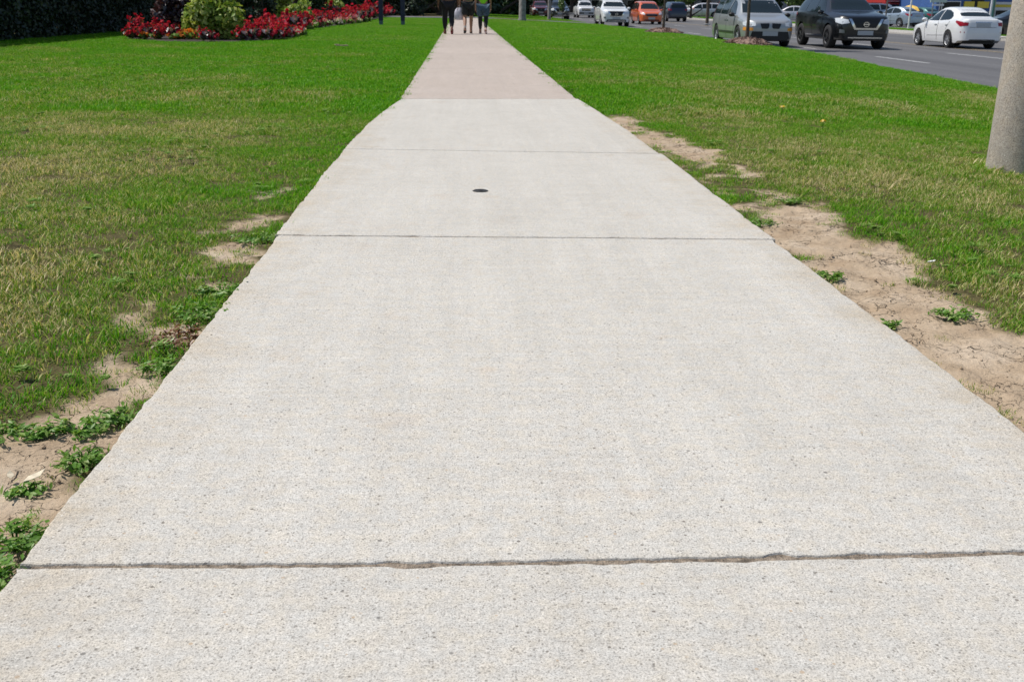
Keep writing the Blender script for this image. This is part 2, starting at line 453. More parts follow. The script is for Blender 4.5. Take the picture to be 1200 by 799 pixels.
# ------------------------------------------------------------------ where things lie
Z_ROAD, Z_KERB = -0.42, -0.30
KERB = [(-60, 7.6), (0, 7.8), (10, 8.1), (16.3, 8.45), (18.6, 8.75), (21.5, 9.0), (26, 9.45), (31.5, 9.85), (40, 9.95), (50, 9.98), (62, 9.4), (75, 9.0), (110, 9.0), (400, 9.0)]
def kerb_x(y): return pchip(KERB, y)
WL, WR = -0.742, 1.272          # edges of the pale walk
OL, OR_ = -0.605, 1.165         # edges of the aged walk
Y_CHANGE = 10.55
def lawn_z(x, y):
    """height of the lawn's soil"""
    x = np.asarray(x, float); y = np.asarray(y, float)
    kx = kerb_x(y)
    t = np.clip((x - 2.2) / (kx - 2.2), 0, 1)
    z = np.where(x > 0, -0.028 + t * (Z_KERB + .028 + .012), -0.028)
    z = z + (fbm(x, y, .9, 3) - .5) * .03 * np.clip((np.abs(x - .26) - 1.1) * 1.2, 0, 1) * np.clip((kx - x) * 1.5, 0, 1)
    return z
def lz(x, y): return float(lawn_z(x, y))
def px_lawn(u, v):
    p = px(u, v, -.03)
    for _ in range(6): p = px(u, v, lz(p.x, p.y))
    return p

def world_poly(pts): return np.array([px_lawn(*p)[:2] for p in pts])
def in_poly(poly, x, y):
    x = np.asarray(x, float); y = np.asarray(y, float); r = np.zeros(x.shape, bool)
    n = len(poly); j = n - 1
    for i in range(n):
        xi, yi = poly[i]; xj, yj = poly[j]
        c = ((yi > y) != (yj > y)) & (x < (xj - xi) * (y - yi) / (yj - yi + 1e-12) + xi)
        r ^= c; j = i
    return r
DIRT = [world_poly(p) for p in (
    [(700, 136), (735, 134), (760, 150), (800, 163), (840, 182), (888, 204), (892, 222), (950, 238), (985, 256), (1020, 281), (1055, 291), (1078, 312), (1112, 345), (1150, 362), (1182, 384), (1230, 408), (1330, 470), (1500, 640),
     (1330, 640), (1199, 515), (1000, 372), (860, 246), (765, 178)],
    [(-60, 520), (0, 504), (25, 491), (65, 478), (112, 466), (124, 452), (118, 438), (150, 424), (188, 430), (196, 446), (150, 505), (90, 578), (30, 662), (-40, 760), (-120, 760)],
    [(180, 382), (225, 374), (242, 386), (212, 420), (186, 412)],
    [(158, 362), (184, 358), (186, 384), (165, 388)],
    [(236, 286), (312, 281), (306, 298), (280, 306), (256, 309), (234, 302)],
    [(224, 316), (256, 311), (258, 324), (232, 328)],
    [(262, 262), (296, 254), (326, 252), (318, 262), (290, 272), (264, 273)],
    [(316, 222), (338, 219), (342, 230), (320, 232)],
    [(100, 416), (130, 412), (134, 432), (106, 434)],
    [(136, 426), (186, 421), (190, 450), (140, 450)],
    [(216, 336), (246, 334), (244, 347), (218, 347)])]
ISLES = [world_poly(p) for p in (
    [(806, 194), (838, 191), (852, 199), (838, 205), (812, 206)],
    [(822, 213), (870, 207), (900, 214), (900, 224), (860, 222), (826, 220)],
    [(834, 232), (862, 225), (892, 229), (886, 239), (858, 243), (840, 240)],
    [(760, 170), (775, 172), (815, 202), (822, 213), (806, 206)],
    [(862, 246), (870, 246), (902, 268), (902, 276), (890, 270)],
    [(900, 238), (928, 234), (932, 244), (906, 246)])]
BED = world_poly([(146, 46), (160, 48.2), (200, 50.5), (240, 50.6), (275, 50.6), (310, 49.5), (340, 46.5), (353, 42), (352, 36.5), (372, 34), (392, 31.5), (420, 28), (445, 22.5), (462, 18), (430, 15), (200, 15), (130, 30)])

def bare(x, y):
    """1 where the soil lies bare, 0 where grass grows"""
    x = np.asarray(x, float); y = np.asarray(y, float)
    s = np.clip(y * .045, .04, .3)
    wx = x + (fbm(x, y, 6, 5) - .5) * s * 1.6 + (fbm(x, y, 22, 6) - .5) * s * .6
    wy = y + (fbm(x, y, 6, 7) - .5) * s * 2.4
    m = np.zeros(x.shape, bool)
    for p in DIRT: m |= in_poly(p, wx, wy)
    for p in ISLES: m &= ~in_poly(p, wx, wy)
    return m

# ------------------------------------------------------------------ ground, lawns, road
def set_bare(o, x, y):
    v = bare(x, y).astype(np.float32)
    w = v.copy(); w[1:-1] = (v[:-2] + v[1:-1] * 2 + v[2:]) / 4; w[:, 1:-1] = (w[:, :-2] + w[:, 1:-1] * 2 + w[:, 2:]) / 4
    at = o.data.attributes.new('bare', 'FLOAT', 'POINT'); at.data.foreach_set('value', w.ravel())
def grid_mesh(name, xs, ys, zf, mat, keep=None):
    X, Y = np.meshgrid(xs, ys)
    Z = zf(X, Y)
    V = np.stack([X, Y, Z], -1).reshape(-1, 3)
    nx, ny = len(xs), len(ys)
    i = np.arange(nx * ny).reshape(ny, nx)
    F = np.stack([i[:-1, :-1], i[:-1, 1:], i[1:, 1:], i[1:, :-1]], -1).reshape(-1, 4)
    return mesh_obj(name, V, F, mat, smooth=True)

struct(grid_mesh('ground', np.linspace(-1500, 1500, 25), np.linspace(-300, 2700, 25), lambda X, Y: X * 0 - .75, M['soil']))
ys = np.concatenate([np.arange(-4, 1.0, .25), np.arange(1.0, 9.0, .016), np.arange(9, 24, .15), np.arange(24, 84, .8), np.linspace(85, 400, 40)])
def lawn_left_z(X, Y):
    b = bare(X, Y); Z = lawn_z(X, Y)
    n = (fbm(X, Y, 14, 11, 5) - .5) * .030 + (fbm(X, Y, 60, 12, 3) - .5) * .012
    return Z + np.where(b, n - .004, n * .4) * np.clip((26 - Y) / 6, 0, 1)
xs = np.concatenate([np.linspace(-160, -14, 22), np.linspace(-13.5, -2.6, 40), np.arange(-2.5, -1.7, .03), np.arange(-1.7, -.60, .016), [-.58]])
ll = struct(grid_mesh('lawn', xs, ys, lawn_left_z, M['soil'])); set_bare(ll, *np.meshgrid(xs, ys))
tt = np.concatenate([np.arange(0, .22, .0021), np.linspace(.22, 1, 50)])
def lawn_right():
    T, Y = np.meshgrid(tt, ys)
    kx = kerb_x(Y)
    X = 1.13 + T * (kx - 1.13)
    b = bare(X, Y); Z = lawn_z(X, Y)
    n = (fbm(X, Y, 14, 11, 5) - .5) * .030 + (fbm(X, Y, 60, 12, 3) - .5) * .012
    Z = Z + np.where(b, n - .004, n * .4) * np.clip((26 - Y) / 6, 0, 1) * np.clip((kx - X) * 2, 0, 1)
    V = np.stack([X, Y, Z], -1).reshape(-1, 3)
    i = np.arange(V.shape[0]).reshape(T.shape)
    F = np.stack([i[:-1, :-1], i[:-1, 1:], i[1:, 1:], i[1:, :-1]], -1).reshape(-1, 4)
    set_bare(struct(mesh_obj('lawn', V, F, M['soil'], smooth=True)), X, Y)
lawn_right()

ROAD_Y = np.concatenate([np.linspace(-60, 10, 12), np.linspace(12, 80, 50), np.linspace(85, 420, 25)])
FAR_KERB = 25.0
def strip(name, xl, xr, z, mat, zr=None):
    V = []; F = []
    for i, y in enumerate(ROAD_Y):
        V += [(xl(y), y, z), (xr(y), y, z if zr is None else zr)]
        if i: F.append((2 * i - 2, 2 * i - 1, 2 * i + 1, 2 * i))
    return mesh_obj(name, V, F, mat)
def kerb_mesh(name, xf, w, side):
    """a kerb of square section with a rounded road-side edge"""
    prof = [(0, Z_ROAD - .05), (0, Z_KERB), (w * .80, Z_KERB), (w * .93, Z_KERB - .012), (w, Z_KERB - .035), (w * 1.08, Z_ROAD - .05)]
    V = []; F = []; n = len(prof)
    for i, y in enumerate(ROAD_Y):
        V += [(xf(y) + side * a, y, b) for a, b in prof]
        if i:
            for k in range(n - 1):
                a = (i - 1) * n + k; F.append((a, a + 1, a + n + 1, a + n))
    return struct(mesh_obj(name, V, F, M['curb']))
struct(strip('road', lambda y: float(kerb_x(y)) + .1, lambda y: FAR_KERB, Z_ROAD, M['asphalt']))
kerb_mesh('kerb', lambda y: float(kerb_x(y)), .16, 1)
kerb_mesh('kerb', lambda y: FAR_KERB + .16, .16, -1)
struct(strip('pavement', lambda y: FAR_KERB + .16, lambda y: FAR_KERB + 2.6, Z_KERB - .006, M['curb']))
struct(strip('verge', lambda y: FAR_KERB + 2.6, lambda y: FAR_KERB + 5.2, Z_KERB - .01, M['soil']))
struct(strip('parking_lot', lambda y: FAR_KERB + 5.2, lambda y: 140, Z_KERB - .02, M['asphalt']))

def marks(name, x, y0, y1, dash, gap, w, mat, label):
    y = y0; k = 0
    while y < y1:
        o = mesh_obj(name, [(x - w / 2, y, Z_ROAD + .004), (x + w / 2, y, Z_ROAD + .004), (x + w / 2, y + dash, Z_ROAD + .004), (x - w / 2, y + dash, Z_ROAD + .004)], [(0, 1, 2, 3)], mat)
        struct(o)
        y += dash + gap
marks('lane_marking', 12.2, 27.3 - 18, 140, 3.6, 5.4, .14, M['paint_white'], '')
marks('lane_marking', 15.75, 30.2 - 18, 140, 3.8, 5.2, .14, M['paint_white'], '')
marks('centre_line', 18.05, -20, 200, 219, 1, .12, M['paint_yellow'], '')
marks('centre_line', 18.35, -20, 200, 219, 1, .12, M['paint_yellow'], '')

# driveway that crosses the walk far ahead
struct(mesh_obj('driveway', [(-40, 72, .004), (9.0, 72, -.285), (9.0, 79, -.285), (-40, 79, .004), (1.3, 72, .004), (1.3, 79, .004)],
                [(0, 4, 5, 3), (4, 1, 2, 5)], M['asphalt']))

# ------------------------------------------------------------------ the walk, slab by slab
walk = mesh_obj('sidewalk', [(-.72, -4, -.0045), (1.25, -4, -.0045), (1.25, 6.9, -.0045), (1.15, 10.55, -.0045), (-.56, 10.55, -.0045), (-.72, 6.9, -.0045), (-.59, 10.55, -.0048), (1.15, 10.55, -.0048), (1.15, 72, -.0048), (-.59, 72, -.0048)],
                [(0, 1, 2, 3, 4, 5), (6, 7, 8, 9)], M['joint'])
struct(walk)
def jline(base, amp, seed, bow=0.0):
    def f(x):
        x = np.asarray(x, float)
        t = (x - .26) / 1.0
        return base + bow * (t * t) + (fbm(x, x * 0 + seed, 2.2, seed) - .5) * amp
    return f
J_NEAR = lambda x: 1.545 + .018 * np.clip((np.asarray(x) - .1) / 1.1, -1, 2)**2 + (fbm(np.asarray(x), np.asarray(x) * 0, 2.5, 1) - .5) * .010
joints = [jline(-3.6, .01, 1), jline(-1.02, .01, 2), J_NEAR,
          lambda x: 4.115 - .030 * (np.asarray(x) - .26) + (fbm(np.asarray(x), np.asarray(x) * 0, 2.5, 4) - .5) * .02,
          lambda x: 6.705 - .065 * (np.asarray(x) - .26) + (fbm(np.asarray(x), np.asarray(x) * 0, 2, 5) - .5) * .02,
          lambda x: 10.56 + .09 * (np.asarray(x) - .26)]
def slab(front, back, xl, xr, gap, mat, seed, fine, round_=.006, taper=(0, 0)):
    """one concrete panel: worn, slightly wavy rim, rounded arris, flat top"""
    stp = .012 if fine else .12
    nx = int((xr - xl) / stp); xs_ = np.linspace(xl, xr, nx)
    yf = front(xs_) + gap / 2; yb = back(xs_) - gap / 2
    rough = lambda a, o: ((fbm(a, a * 0 + o, 45, seed + o, 3) - .5) * .008 + np.clip(fbm(a, a * 0 + o, 14, seed + o + 9, 2) - .70, 0, 1) * .045) if fine else (fbm(a, a * 0, 3, seed + o) - .5) * .01
    yf = yf + rough(xs_, 1); yb = yb - rough(xs_, 2)
    ny = int((yb[0] - yf[0]) / stp) + 2
    yl = np.linspace(yf[0], yb[0], ny)[1:-1]; yr = np.linspace(yf[-1], yb[-1], ny)[1:-1]
    wob = lambda a, o: (fbm(a, a * 0 + o, 2.4, seed + o, 3) - .5) * .022 + (fbm(a, a * 0 + o, 26, seed + o, 3) - .5) * (.012 if fine else .004)
    q_ = np.linspace(0, 1, len(yl)) ** 2
    xl_ = xl + wob(yl, 3) + taper[0] * q_; xr_ = xr + wob(yr, 4) + taper[1] * q_
    xb_ = xs_ + taper[0] * (1 - (xs_ - xl) / (xr - xl)) + taper[1] * (xs_ - xl) / (xr - xl)
    ring = [(a, b) for a, b in zip(xs_, yf)] + [(a, b) for a, b in zip(xr_, yr)] + [(a, b) for a, b in zip(xb_[::-1], yb[::-1])] + [(a, b) for a, b in zip(xl_[::-1], yl[::-1])]
    P_ = np.array(ring); n = len(P_)
    cen = P_.mean(0)
    prv = np.roll(P_, 1, 0); nxt = np.roll(P_, -1, 0)
    tan = nxt - prv; tan /= np.linalg.norm(tan, axis=1)[:, None] + 1e-9
    nor = np.stack([-tan[:, 1], tan[:, 0]], 1)      # inward for a counter-clockwise rim
    k = 9                                            # smooth the inward offset so the rim never folds
    def smooth_loop(A):
        out_ = np.zeros_like(A)
        for s in range(-k, k + 1): out_ += np.roll(A, s, 0)
        return out_ / (2 * k + 1)
    nor = smooth_loop(nor); nor /= np.linalg.norm(nor, axis=1)[:, None] + 1e-9
    V = []
    for off, z in ((0, -.11), (0, -round_), (round_ * .35, -round_ * .3), (round_ * 1.2, 0)):
        Q = P_ + nor * off
        V.append(np.column_stack([Q, np.full(n, z)]))
    V = np.concatenate(V)
    F = []
    for r_ in range(3):
        for i in range(n):
            j = (i + 1) % n
            F.append((r_ * n + i, r_ * n + j, (r_ + 1) * n + j, (r_ + 1) * n + i))
    F.append(tuple(range(3 * n, 4 * n)))
    me = bpy.data.meshes.new('slab'); me.from_pydata(V.tolist(), [], F); me.update(); me.materials.append(mat)
    o = bpy.data.objects.new('slab', me); C.objects.link(o); o.parent = walk
    return o
slab(joints[0], joints[1], WL, WR, .016, M['walk'], 20, False)
slab(joints[1], joints[2], WL, WR, .012, M['walk'], 21, True, .0042)
slab(joints[2], joints[3], WL, WR, .014, M['walk'], 22, True, .0042)
slab(joints[3], joints[4], WL - .02, WR + .015, .018, M['walk'], 23, True, .007)
slab(joints[4], joints[5], WL - .01, WR, .014, M['walk'], 24, True, .006, (.155, -.085))
old = [10.56, 15.55, 18.0, 20.5, 23.1, 25.6, 28.1, 30.6, 33.2, 35.7, 38.2, 40.8, 43.3, 45.9, 48.5, 51, 53.6, 56.2, 58.8, 61.4, 64, 66.7, 69.3, 71.9]
for i in range(len(old) - 1):
    a = joints[5] if i == 0 else jline(old[i], .02, i)
    slab(a, jline(old[i + 1], .02, i + 1), OL, OR_, .020 if i in (0, 1) else .012, M['walk_old'], 40 + i, i < 2, .005)

# round iron cap let into the walk
cap = px(563, 224, 0)
t = thing('access_cap', 'small round dark iron cap set into the pale concrete walk', 'cap', (cap.x, cap.y, 0))
bm = bmesh.new(); r_ = add_lathe(bm, [(.036, -.01), (.036, .003), (.033, .005), (.029, .005), (.028, .003)], 28); bm.faces.new(r_[-1]); bm_obj('lid', bm, M['iron'], t, smooth=40)
bm = bmesh.new(); add_lathe(bm, [(.040, -.01), (.040, .002), (.0365, .002), (.0365, -.01)], 28); bm_obj('ring', bm, M['iron'], t, smooth=40)
bm = bmesh.new(); add_box(bm, 0, 0, .0042, .022, .005, .002); bm_obj('slot', bm, M['trim'], t)

# ------------------------------------------------------------------ grass
src = bpy.data.collections.new('grass_source')        # not in the scene: only the scatter below refers to it
def tuft(name, n, rad, hmin, hmax, w, lean=.6, seg=2, seed=0, mat='grass', flat=0.0):
    rg = np.random.default_rng(seed)
    V = []; F = []; A = []
    for b in range(n):
        a = rg.random() * 2 * PI; r_ = rad * math.sqrt(rg.random())
        x0, y0 = r_ * math.cos(a), r_ * math.sin(a)
        d = rg.random() * 2 * PI; h = hmin + (hmax - hmin) * rg.random() ** 1.3
        ln = lean * (rg.random() ** .8) * h * 1.3 + flat * h
        wd = w * (.7 + .6 * rg.random()); wx, wy = -math.sin(d) * wd / 2, math.cos(d) * wd / 2
        base = len(V); val = rg.random()
        for s in range(seg + 1):
            q = s / seg
            ox = x0 + math.cos(d) * ln * q ** 1.6; oy = y0 + math.sin(d) * ln * q ** 1.6
            z = h * (q - .25 * q * q * min(lean, 1)) - .006
            ww = (1 - q) if s == seg else (1 - .35 * q)
            if s == seg: V.append((ox, oy, z)); A.append(val)
            else:
                V += [(ox - wx * ww, oy - wy * ww, z), (ox + wx * ww, oy + wy * ww, z)]; A += [val, val]
        for s in range(seg):
            i = base + 2 * s
            if s == seg - 1: F.append((i, i + 1, i + 2))
            else: F.append((i, i + 1, i + 3, i + 2))
    me = bpy.data.meshes.new(name); me.from_pydata(V, [], F); me.update()
    at = me.attributes.new('lv', 'FLOAT', 'POINT'); at.data.foreach_set('value', np.array(A, np.float32))
    me.materials.append(M[mat])
    o = bpy.data.objects.new(name, me)
    return o
def rosette(name, n, ln, w, seed, mat='weed', mid=.6):
    """broad leaved weed lying in the lawn"""
    rg = np.random.default_rng(seed); V = []; F = []; A = []
    for b in range(n):
        d = rg.random() * 2 * PI; L = ln * (.5 + .6 * rg.random()); up = .15 + .6 * rg.random(); W_ = w * (.7 + .5 * rg.random())
        c, s = math.cos(d), math.sin(d); base = len(V); val = rg.random()
        x0, y0 = (rg.random(2) - .5) * ln * .9
        for q, ww in ((0.05, .15), (.35, .8), (mid + .1, 1.0), (.88, .6), (1.0, .08)):
            z = .008 + L * up * 1.0 * (q - .45 * q * q) + .006 * val
            for sg in (-1, 1):
                V.append((x0 + c * L * q - s * sg * W_ * ww / 2, y0 + s * L * q + c * sg * W_ * ww / 2, z + abs(ww) * W_ * .12)); A.append(val)
        for k in range(4):
            i = base + 2 * k; F.append((i, i + 1, i + 3, i + 2))
    me = bpy.data.meshes.new(name); me.from_pydata(V, [], F); me.update()
    at = me.attributes.new('lv', 'FLOAT', 'POINT'); at.data.foreach_set('value', np.array(A, np.float32))
    me.materials.append(M[mat])
    return bpy.data.objects.new(name, me)

def scatter(name, variants, pts, rot, scl, var, dry, label, cat):
    col = bpy.data.collections.new(name + '_source')
    for k, v in enumerate(variants):
        v.name = '%s_%02d' % (name, k); col.objects.link(v)
    me = bpy.data.meshes.new(name)
    n = len(pts); me.vertices.add(n); me.vertices.foreach_set('co', pts.astype(np.float32).ravel())
    for nm, tp, arr in (('scl', 'FLOAT', scl), ('var', 'INT', var), ('dry', 'FLOAT', dry)):
        at = me.attributes.new(nm, tp, 'POINT'); at.data.foreach_set('value', np.asarray(arr).astype(np.int32 if tp == 'INT' else np.float32))
    at = me.attributes.new('rot', 'FLOAT_VECTOR', 'POINT'); at.data.foreach_set('vector', rot.astype(np.float32).ravel())
    me.materials.append(M['grass'])
    o = bpy.data.objects.new(name, me); C.objects.link(o)
    ng = bpy.data.node_groups.new(name, 'GeometryNodeTree')
    ng.interface.new_socket('Geometry', in_out='INPUT', socket_type='NodeSocketGeometry')
    ng.interface.new_socket('Geometry', in_out='OUTPUT', socket_type='NodeSocketGeometry')
    nd, lk = ng.nodes, ng.links
    gi = nd.new('NodeGroupInput'); go = nd.new('NodeGroupOutput')
    iop = nd.new('GeometryNodeInstanceOnPoints'); ci = nd.new('GeometryNodeCollectionInfo')
    ci.inputs['Collection'].default_value = col; ci.inputs['Separate Children'].default_value = True; ci.inputs['Reset Children'].default_value = True
    def na(nm, tp):
        q = nd.new('GeometryNodeInputNamedAttribute'); q.data_type = tp; q.inputs['Name'].default_value = nm
        return [s for s in q.outputs if s.enabled and s.name == 'Attribute'][0]
    e2r = nd.new('FunctionNodeEulerToRotation')
    lk.new(na('rot', 'FLOAT_VECTOR'), e2r.inputs[0])
    lk.new(gi.outputs[0], iop.inputs['Points']); lk.new(ci.outputs[0], iop.inputs['Instance'])
    iop.inputs['Pick Instance'].default_value = True
    lk.new(na('var', 'INT'), iop.inputs['Instance Index']); lk.new(e2r.outputs[0], iop.inputs['Rotation']); lk.new(na('scl', 'FLOAT'), iop.inputs['Scale'])
    lk.new(iop.outputs[0], go.inputs[0])
    md = o.modifiers.new('scatter', 'NODES'); md.node_group = ng
    o['kind'] = 'stuff'; o['label'] = label; o['category'] = cat
    return o

def dryness(x, y):
    d = .26 + (fbm(x, y, .8, 31, 4) - .5) * .95 + (fbm(x, y, 3.5, 32, 3) - .5) * .60 + (fbm(x, y, 11, 33, 2) - .5) * .30
    left = x < 0
    gauss = lambda cx, cy, sx, sy: np.exp(-((x - cx) / sx) ** 2 - ((y - cy) / sy) ** 2)
    d = d + left * (.36 * gauss(-2.6, 4.6, 1.1, 2.6) + .20 * gauss(-4.5, 9, 3, 4))
    edge = np.where(left, -.7 - x, x - 1.25)
    d = d - .24 * np.exp(-(np.clip(edge, 0, 9) / .45) ** 2) * np.clip((y - 2) / 3, 0.3, 1)
    d = d - .20 * np.clip((y - 11) / 9, 0, 1)
    d = d + (~left) * (.38 * gauss(7.3, 14.0, .9, 2.2) + .14 * gauss(3.5, 6, 2, 2.5) + .16 * gauss(2.6, 10.5, .9, 1.6))
    d = d + .06 * np.clip((11 - y) / 6, 0, 1)
    return np.clip(d, 0, 1)

def candidates(x0, x1, y0, y1, per_m2):
    n = int((x1 - x0) * (y1 - y0) * per_m2)
    return RNG.uniform(x0, x1, n), RNG.uniform(y0, y1, n)
def on_lawn(x, y, margin=0.0):
    q = np.clip((y - 6.7) / 3.85, 0, 1) ** 2
    lft = np.where(y < Y_CHANGE + .05, WL + .15 * q, OL); rgt_ = np.where(y < Y_CHANGE + .05, WR - .085 * q, OR_)
    ok = ((x < lft - margin) | (x > rgt_ + margin)) & (x < kerb_x(y) - .03)
    ok &= ~in_poly(BED, x, y) & ~((y > 71.6) & (y < 79.3))
    for cx, cy, r_ in MULCH: ok &= ((x - cx) ** 2 + (y - cy) ** 2 > (r_ * .92) ** 2)
    return ok
tree_a = px_lawn(882, 53); tree_b = px_lawn(777, 39)
tree_a.x = min(tree_a.x, float(kerb_x(tree_a.y)) - .42); tree_b.x = min(tree_b.x, float(kerb_x(tree_b.y)) - .5)
POST = px_lawn(1200, 206.5); POST.y += .10
MULCH = [(tree_a.x, tree_a.y, .85), (tree_b.x, tree_b.y, .95)]
def view_ok(x, y, pad=.6):
    """only where the lens, or a step to its side, could look"""
    return (np.abs(x - y * math.tan(YAW)) < y * .56 + pad + 1.0)

def make_grass():
    # close: fine blades
    near = [tuft('t', 50, .06, .010, .032, .0027, .95, 2, k) for k in range(4)] + [tuft('t', 26, .055, .016, .048, .0030, .8, 3, 10 + k) for k in range(2)]
    x, y = candidates(-8, 9, .9, 9.5, 500)
    lk_ = on_lawn(x, y, .012) & view_ok(x, y); x, y = x[lk_], y[lk_]
    b = bare(x, y)
    thin = (fbm(x, y, 3.0, 50, 3) < .66)
    k = ~b & (thin | (RNG.random(len(x)) < .5)); rim_ = b & ~(bare(x + .09, y) & bare(x - .09, y) & bare(x, y + .13) & bare(x, y - .13))
    k |= (b & (RNG.random(len(x)) < .010)) | (rim_ & (RNG.random(len(x)) < .16))
    x, y, b = x[k], y[k], b[k]
    an = RNG.uniform(0, 6.28, 130); rd = RNG.uniform(.19, .27, 130)      # uncut fringe round the lamp post
    x = np.concatenate([x, POST.x + np.cos(an) * rd]); y = np.concatenate([y, POST.y + np.sin(an) * rd]); b = np.concatenate([b, np.zeros(130, bool)])
    n = len(x)
    near_b = bare(x + .07, y) | bare(x - .07, y) | bare(x, y + .1)
    rot = np.column_stack([RNG.normal(0, .12, n), RNG.normal(0, .12, n), RNG.uniform(0, 6.28, n)])
    scl = RNG.uniform(.7, 1.15, n) * (.75 + .6 * fbm(x, y, 2.2, 60)) * np.where(b, .6, np.where(near_b, .8, 1))
    scl[-130:] *= 1.7
    var = np.where(RNG.random(n) < .8, RNG.integers(0, 4, n), RNG.integers(4, 6, n))
    scatter('lawn_grass', near, np.column_stack([x, y, lawn_z(x, y) + .004]), rot, scl, var, dryness(x, y) + RNG.normal(0, .07, n) + b * .35,
            'short patchy mown grass beside the pale walk, green and dry', 'grass')
    # clover, plantain and other broad leaves among the near grass
    ros = [rosette('r', 34, .020, .0045, 70 + k) for k in range(3)] + [rosette('r', 60, .013, .0055, 80 + k) for k in range(2)]
    x, y = candidates(-8, 9, 1.2, 16, 34)
    k = on_lawn(x, y, .03) & view_ok(x, y) & (fbm(x, y, 1.3, 66, 3) > .60); x, y = x[k], y[k]
    k = ~bare(x, y); x, y = x[k], y[k]; n = len(x)
    scatter('lawn_weeds', ros, np.column_stack([x, y, lawn_z(x, y) + .012]), np.column_stack([np.zeros(n), np.zeros(n), RNG.uniform(0, 6.28, n)]), RNG.uniform(.8, 1.7, n), RNG.integers(0, 5, n), np.zeros(n),
            'broad leaved clover and plantain among the mown grass', 'weeds')
    # middle distance
    mid = [tuft('t', 90, .13, .022, .052, .0055, .8, 2, 20 + k) for k in range(4)]
    x, y = candidates(-17, 10.2, 9.3, 26, 130)
    k = on_lawn(x, y, .03) & view_ok(x, y) & ~bare(x, y); x, y = x[k], y[k]; n = len(x)
    rot = np.column_stack([RNG.normal(0, .08, n), RNG.normal(0, .08, n), RNG.uniform(0, 6.28, n)])
    scatter('lawn_grass', mid, np.column_stack([x, y, lawn_z(x, y) + .003]), rot, RNG.uniform(.75, 1.2, n) * (.8 + .45 * fbm(x, y, 1.4, 61)), RNG.integers(0, 4, n), dryness(x, y) + RNG.normal(0, .06, n),
            'mown green grass either side of the walk farther on', 'grass')
    # far
    far = [tuft('t', 150, .34, .03, .065, .013, .8, 1, 30 + k) for k in range(3)]
    x, y = candidates(-24, 10.2, 25.5, 71, 26)
    k = on_lawn(x, y, .08) & (x > -11.2 - (y > 62) * 13); x, y = x[k], y[k]
    x2, y2 = candidates(-24, 9.2, 79.5, 160, 5); k = on_lawn(x2, y2, .08) & (x2 > 1.3); x2, y2 = x2[k], y2[k]
    x = np.concatenate([x, x2]); y = np.concatenate([y, y2]); z = lawn_z(x, y)
    x3, y3 = candidates(FAR_KERB + 2.7, FAR_KERB + 5.1, 30, 150, 14); x = np.concatenate([x, x3]); y = np.concatenate([y, y3]); z = np.concatenate([z, np.full(len(x3), Z_KERB)])
    n = len(x)
    scatter('lawn_grass', far, np.column_stack([x, y, z]), np.column_stack([np.zeros(n), np.zeros(n), RNG.uniform(0, 6.28, n)]), RNG.uniform(.8, 1.2, n), RNG.integers(0, 3, n), np.clip(dryness(x, y) - .06, 0, 1),
            'even green mown lawn and far roadside verge', 'grass')
make_grass()

# clods and grit on the bare soil
def clods():
    x, y = candidates(-3, 6, 1.0, 7.5, 500); k = bare(x, y) & on_lawn(x, y, .01); x, y = x[k], y[k]
    n = len(x); V = []; F = []
    base = np.array([(1, 0, 0), (-1, 0, 0), (0, 1, 0), (0, -1, 0), (0, 0, .8), (0, 0, -.6)])
    fc = [(0, 2, 4), (2, 1, 4), (1, 3, 4), (3, 0, 4), (2, 0, 5), (1, 2, 5), (3, 1, 5), (0, 3, 5)]
    z = lawn_z(x, y)
    for i in range(n):
        s = .0012 + .006 * RNG.random() ** 5
        a = RNG.random() * 6.28; c, sn = math.cos(a), math.sin(a)
        p = base * s * RNG.uniform(.6, 1.3, (6, 1)); q = p.copy(); q[:, 0] = p[:, 0] * c - p[:, 1] * sn; q[:, 1] = p[:, 0] * sn + p[:, 1] * c
        b0 = len(V); V += (q + (x[i], y[i], z[i] + s * .3)).tolist(); F += [(a_ + b0, b_ + b0, c_ + b0) for a_, b_, c_ in fc]
    o = mesh_obj('soil_clods', V, F, M['soil']); o['kind'] = 'stuff'; at = o.data.attributes.new('bare', 'FLOAT', 'POINT'); at.data.foreach_set('value', np.ones(len(o.data.vertices), np.float32)); tag(o, 'small clods and grit on the bare dry soil', 'soil clods')
clods()

# ------------------------------------------------------------------ foliage builders
def leaf_mesh(name, centers, size, mat, parent, seed, up=.25, aspect=1.7, outward=None, vary=.45):
    """many small folded leaves (two triangles each) with a random number per leaf"""
    rg = np.random.default_rng(seed)
    n = len(centers)
    nrm = rg.normal(size=(n, 3)); nrm[:, 2] += up * 2
    if outward is not None: nrm += outward * 1.4
    nrm /= np.linalg.norm(nrm, axis=1)[:, None]
    t = rg.normal(size=(n, 3)); t -= nrm * (t * nrm).sum(1)[:, None]; t /= np.linalg.norm(t, axis=1)[:, None]
    b = np.cross(nrm, t)
    s = size * (1 - vary + 2 * vary * rg.random(n))[:, None]
    L = t * s * aspect / 2; W = b * s / 2
    V = np.stack([centers - L, centers + W + nrm * s * .12 - L * .1, centers + L, centers - W + nrm * s * .12 - L * .1], 1).reshape(-1, 3)
    i = np.arange(n) * 4
    F = np.concatenate([np.stack([i, i + 1, i + 2], 1), np.stack([i, i + 2, i + 3], 1)])
    o = mesh_obj(name, V, F, mat, parent)
    at = o.data.attributes.new('lv', 'FLOAT', 'POINT')
    at.data.foreach_set('value', np.repeat(rg.random(n), 4).astype(np.float32))
    return o

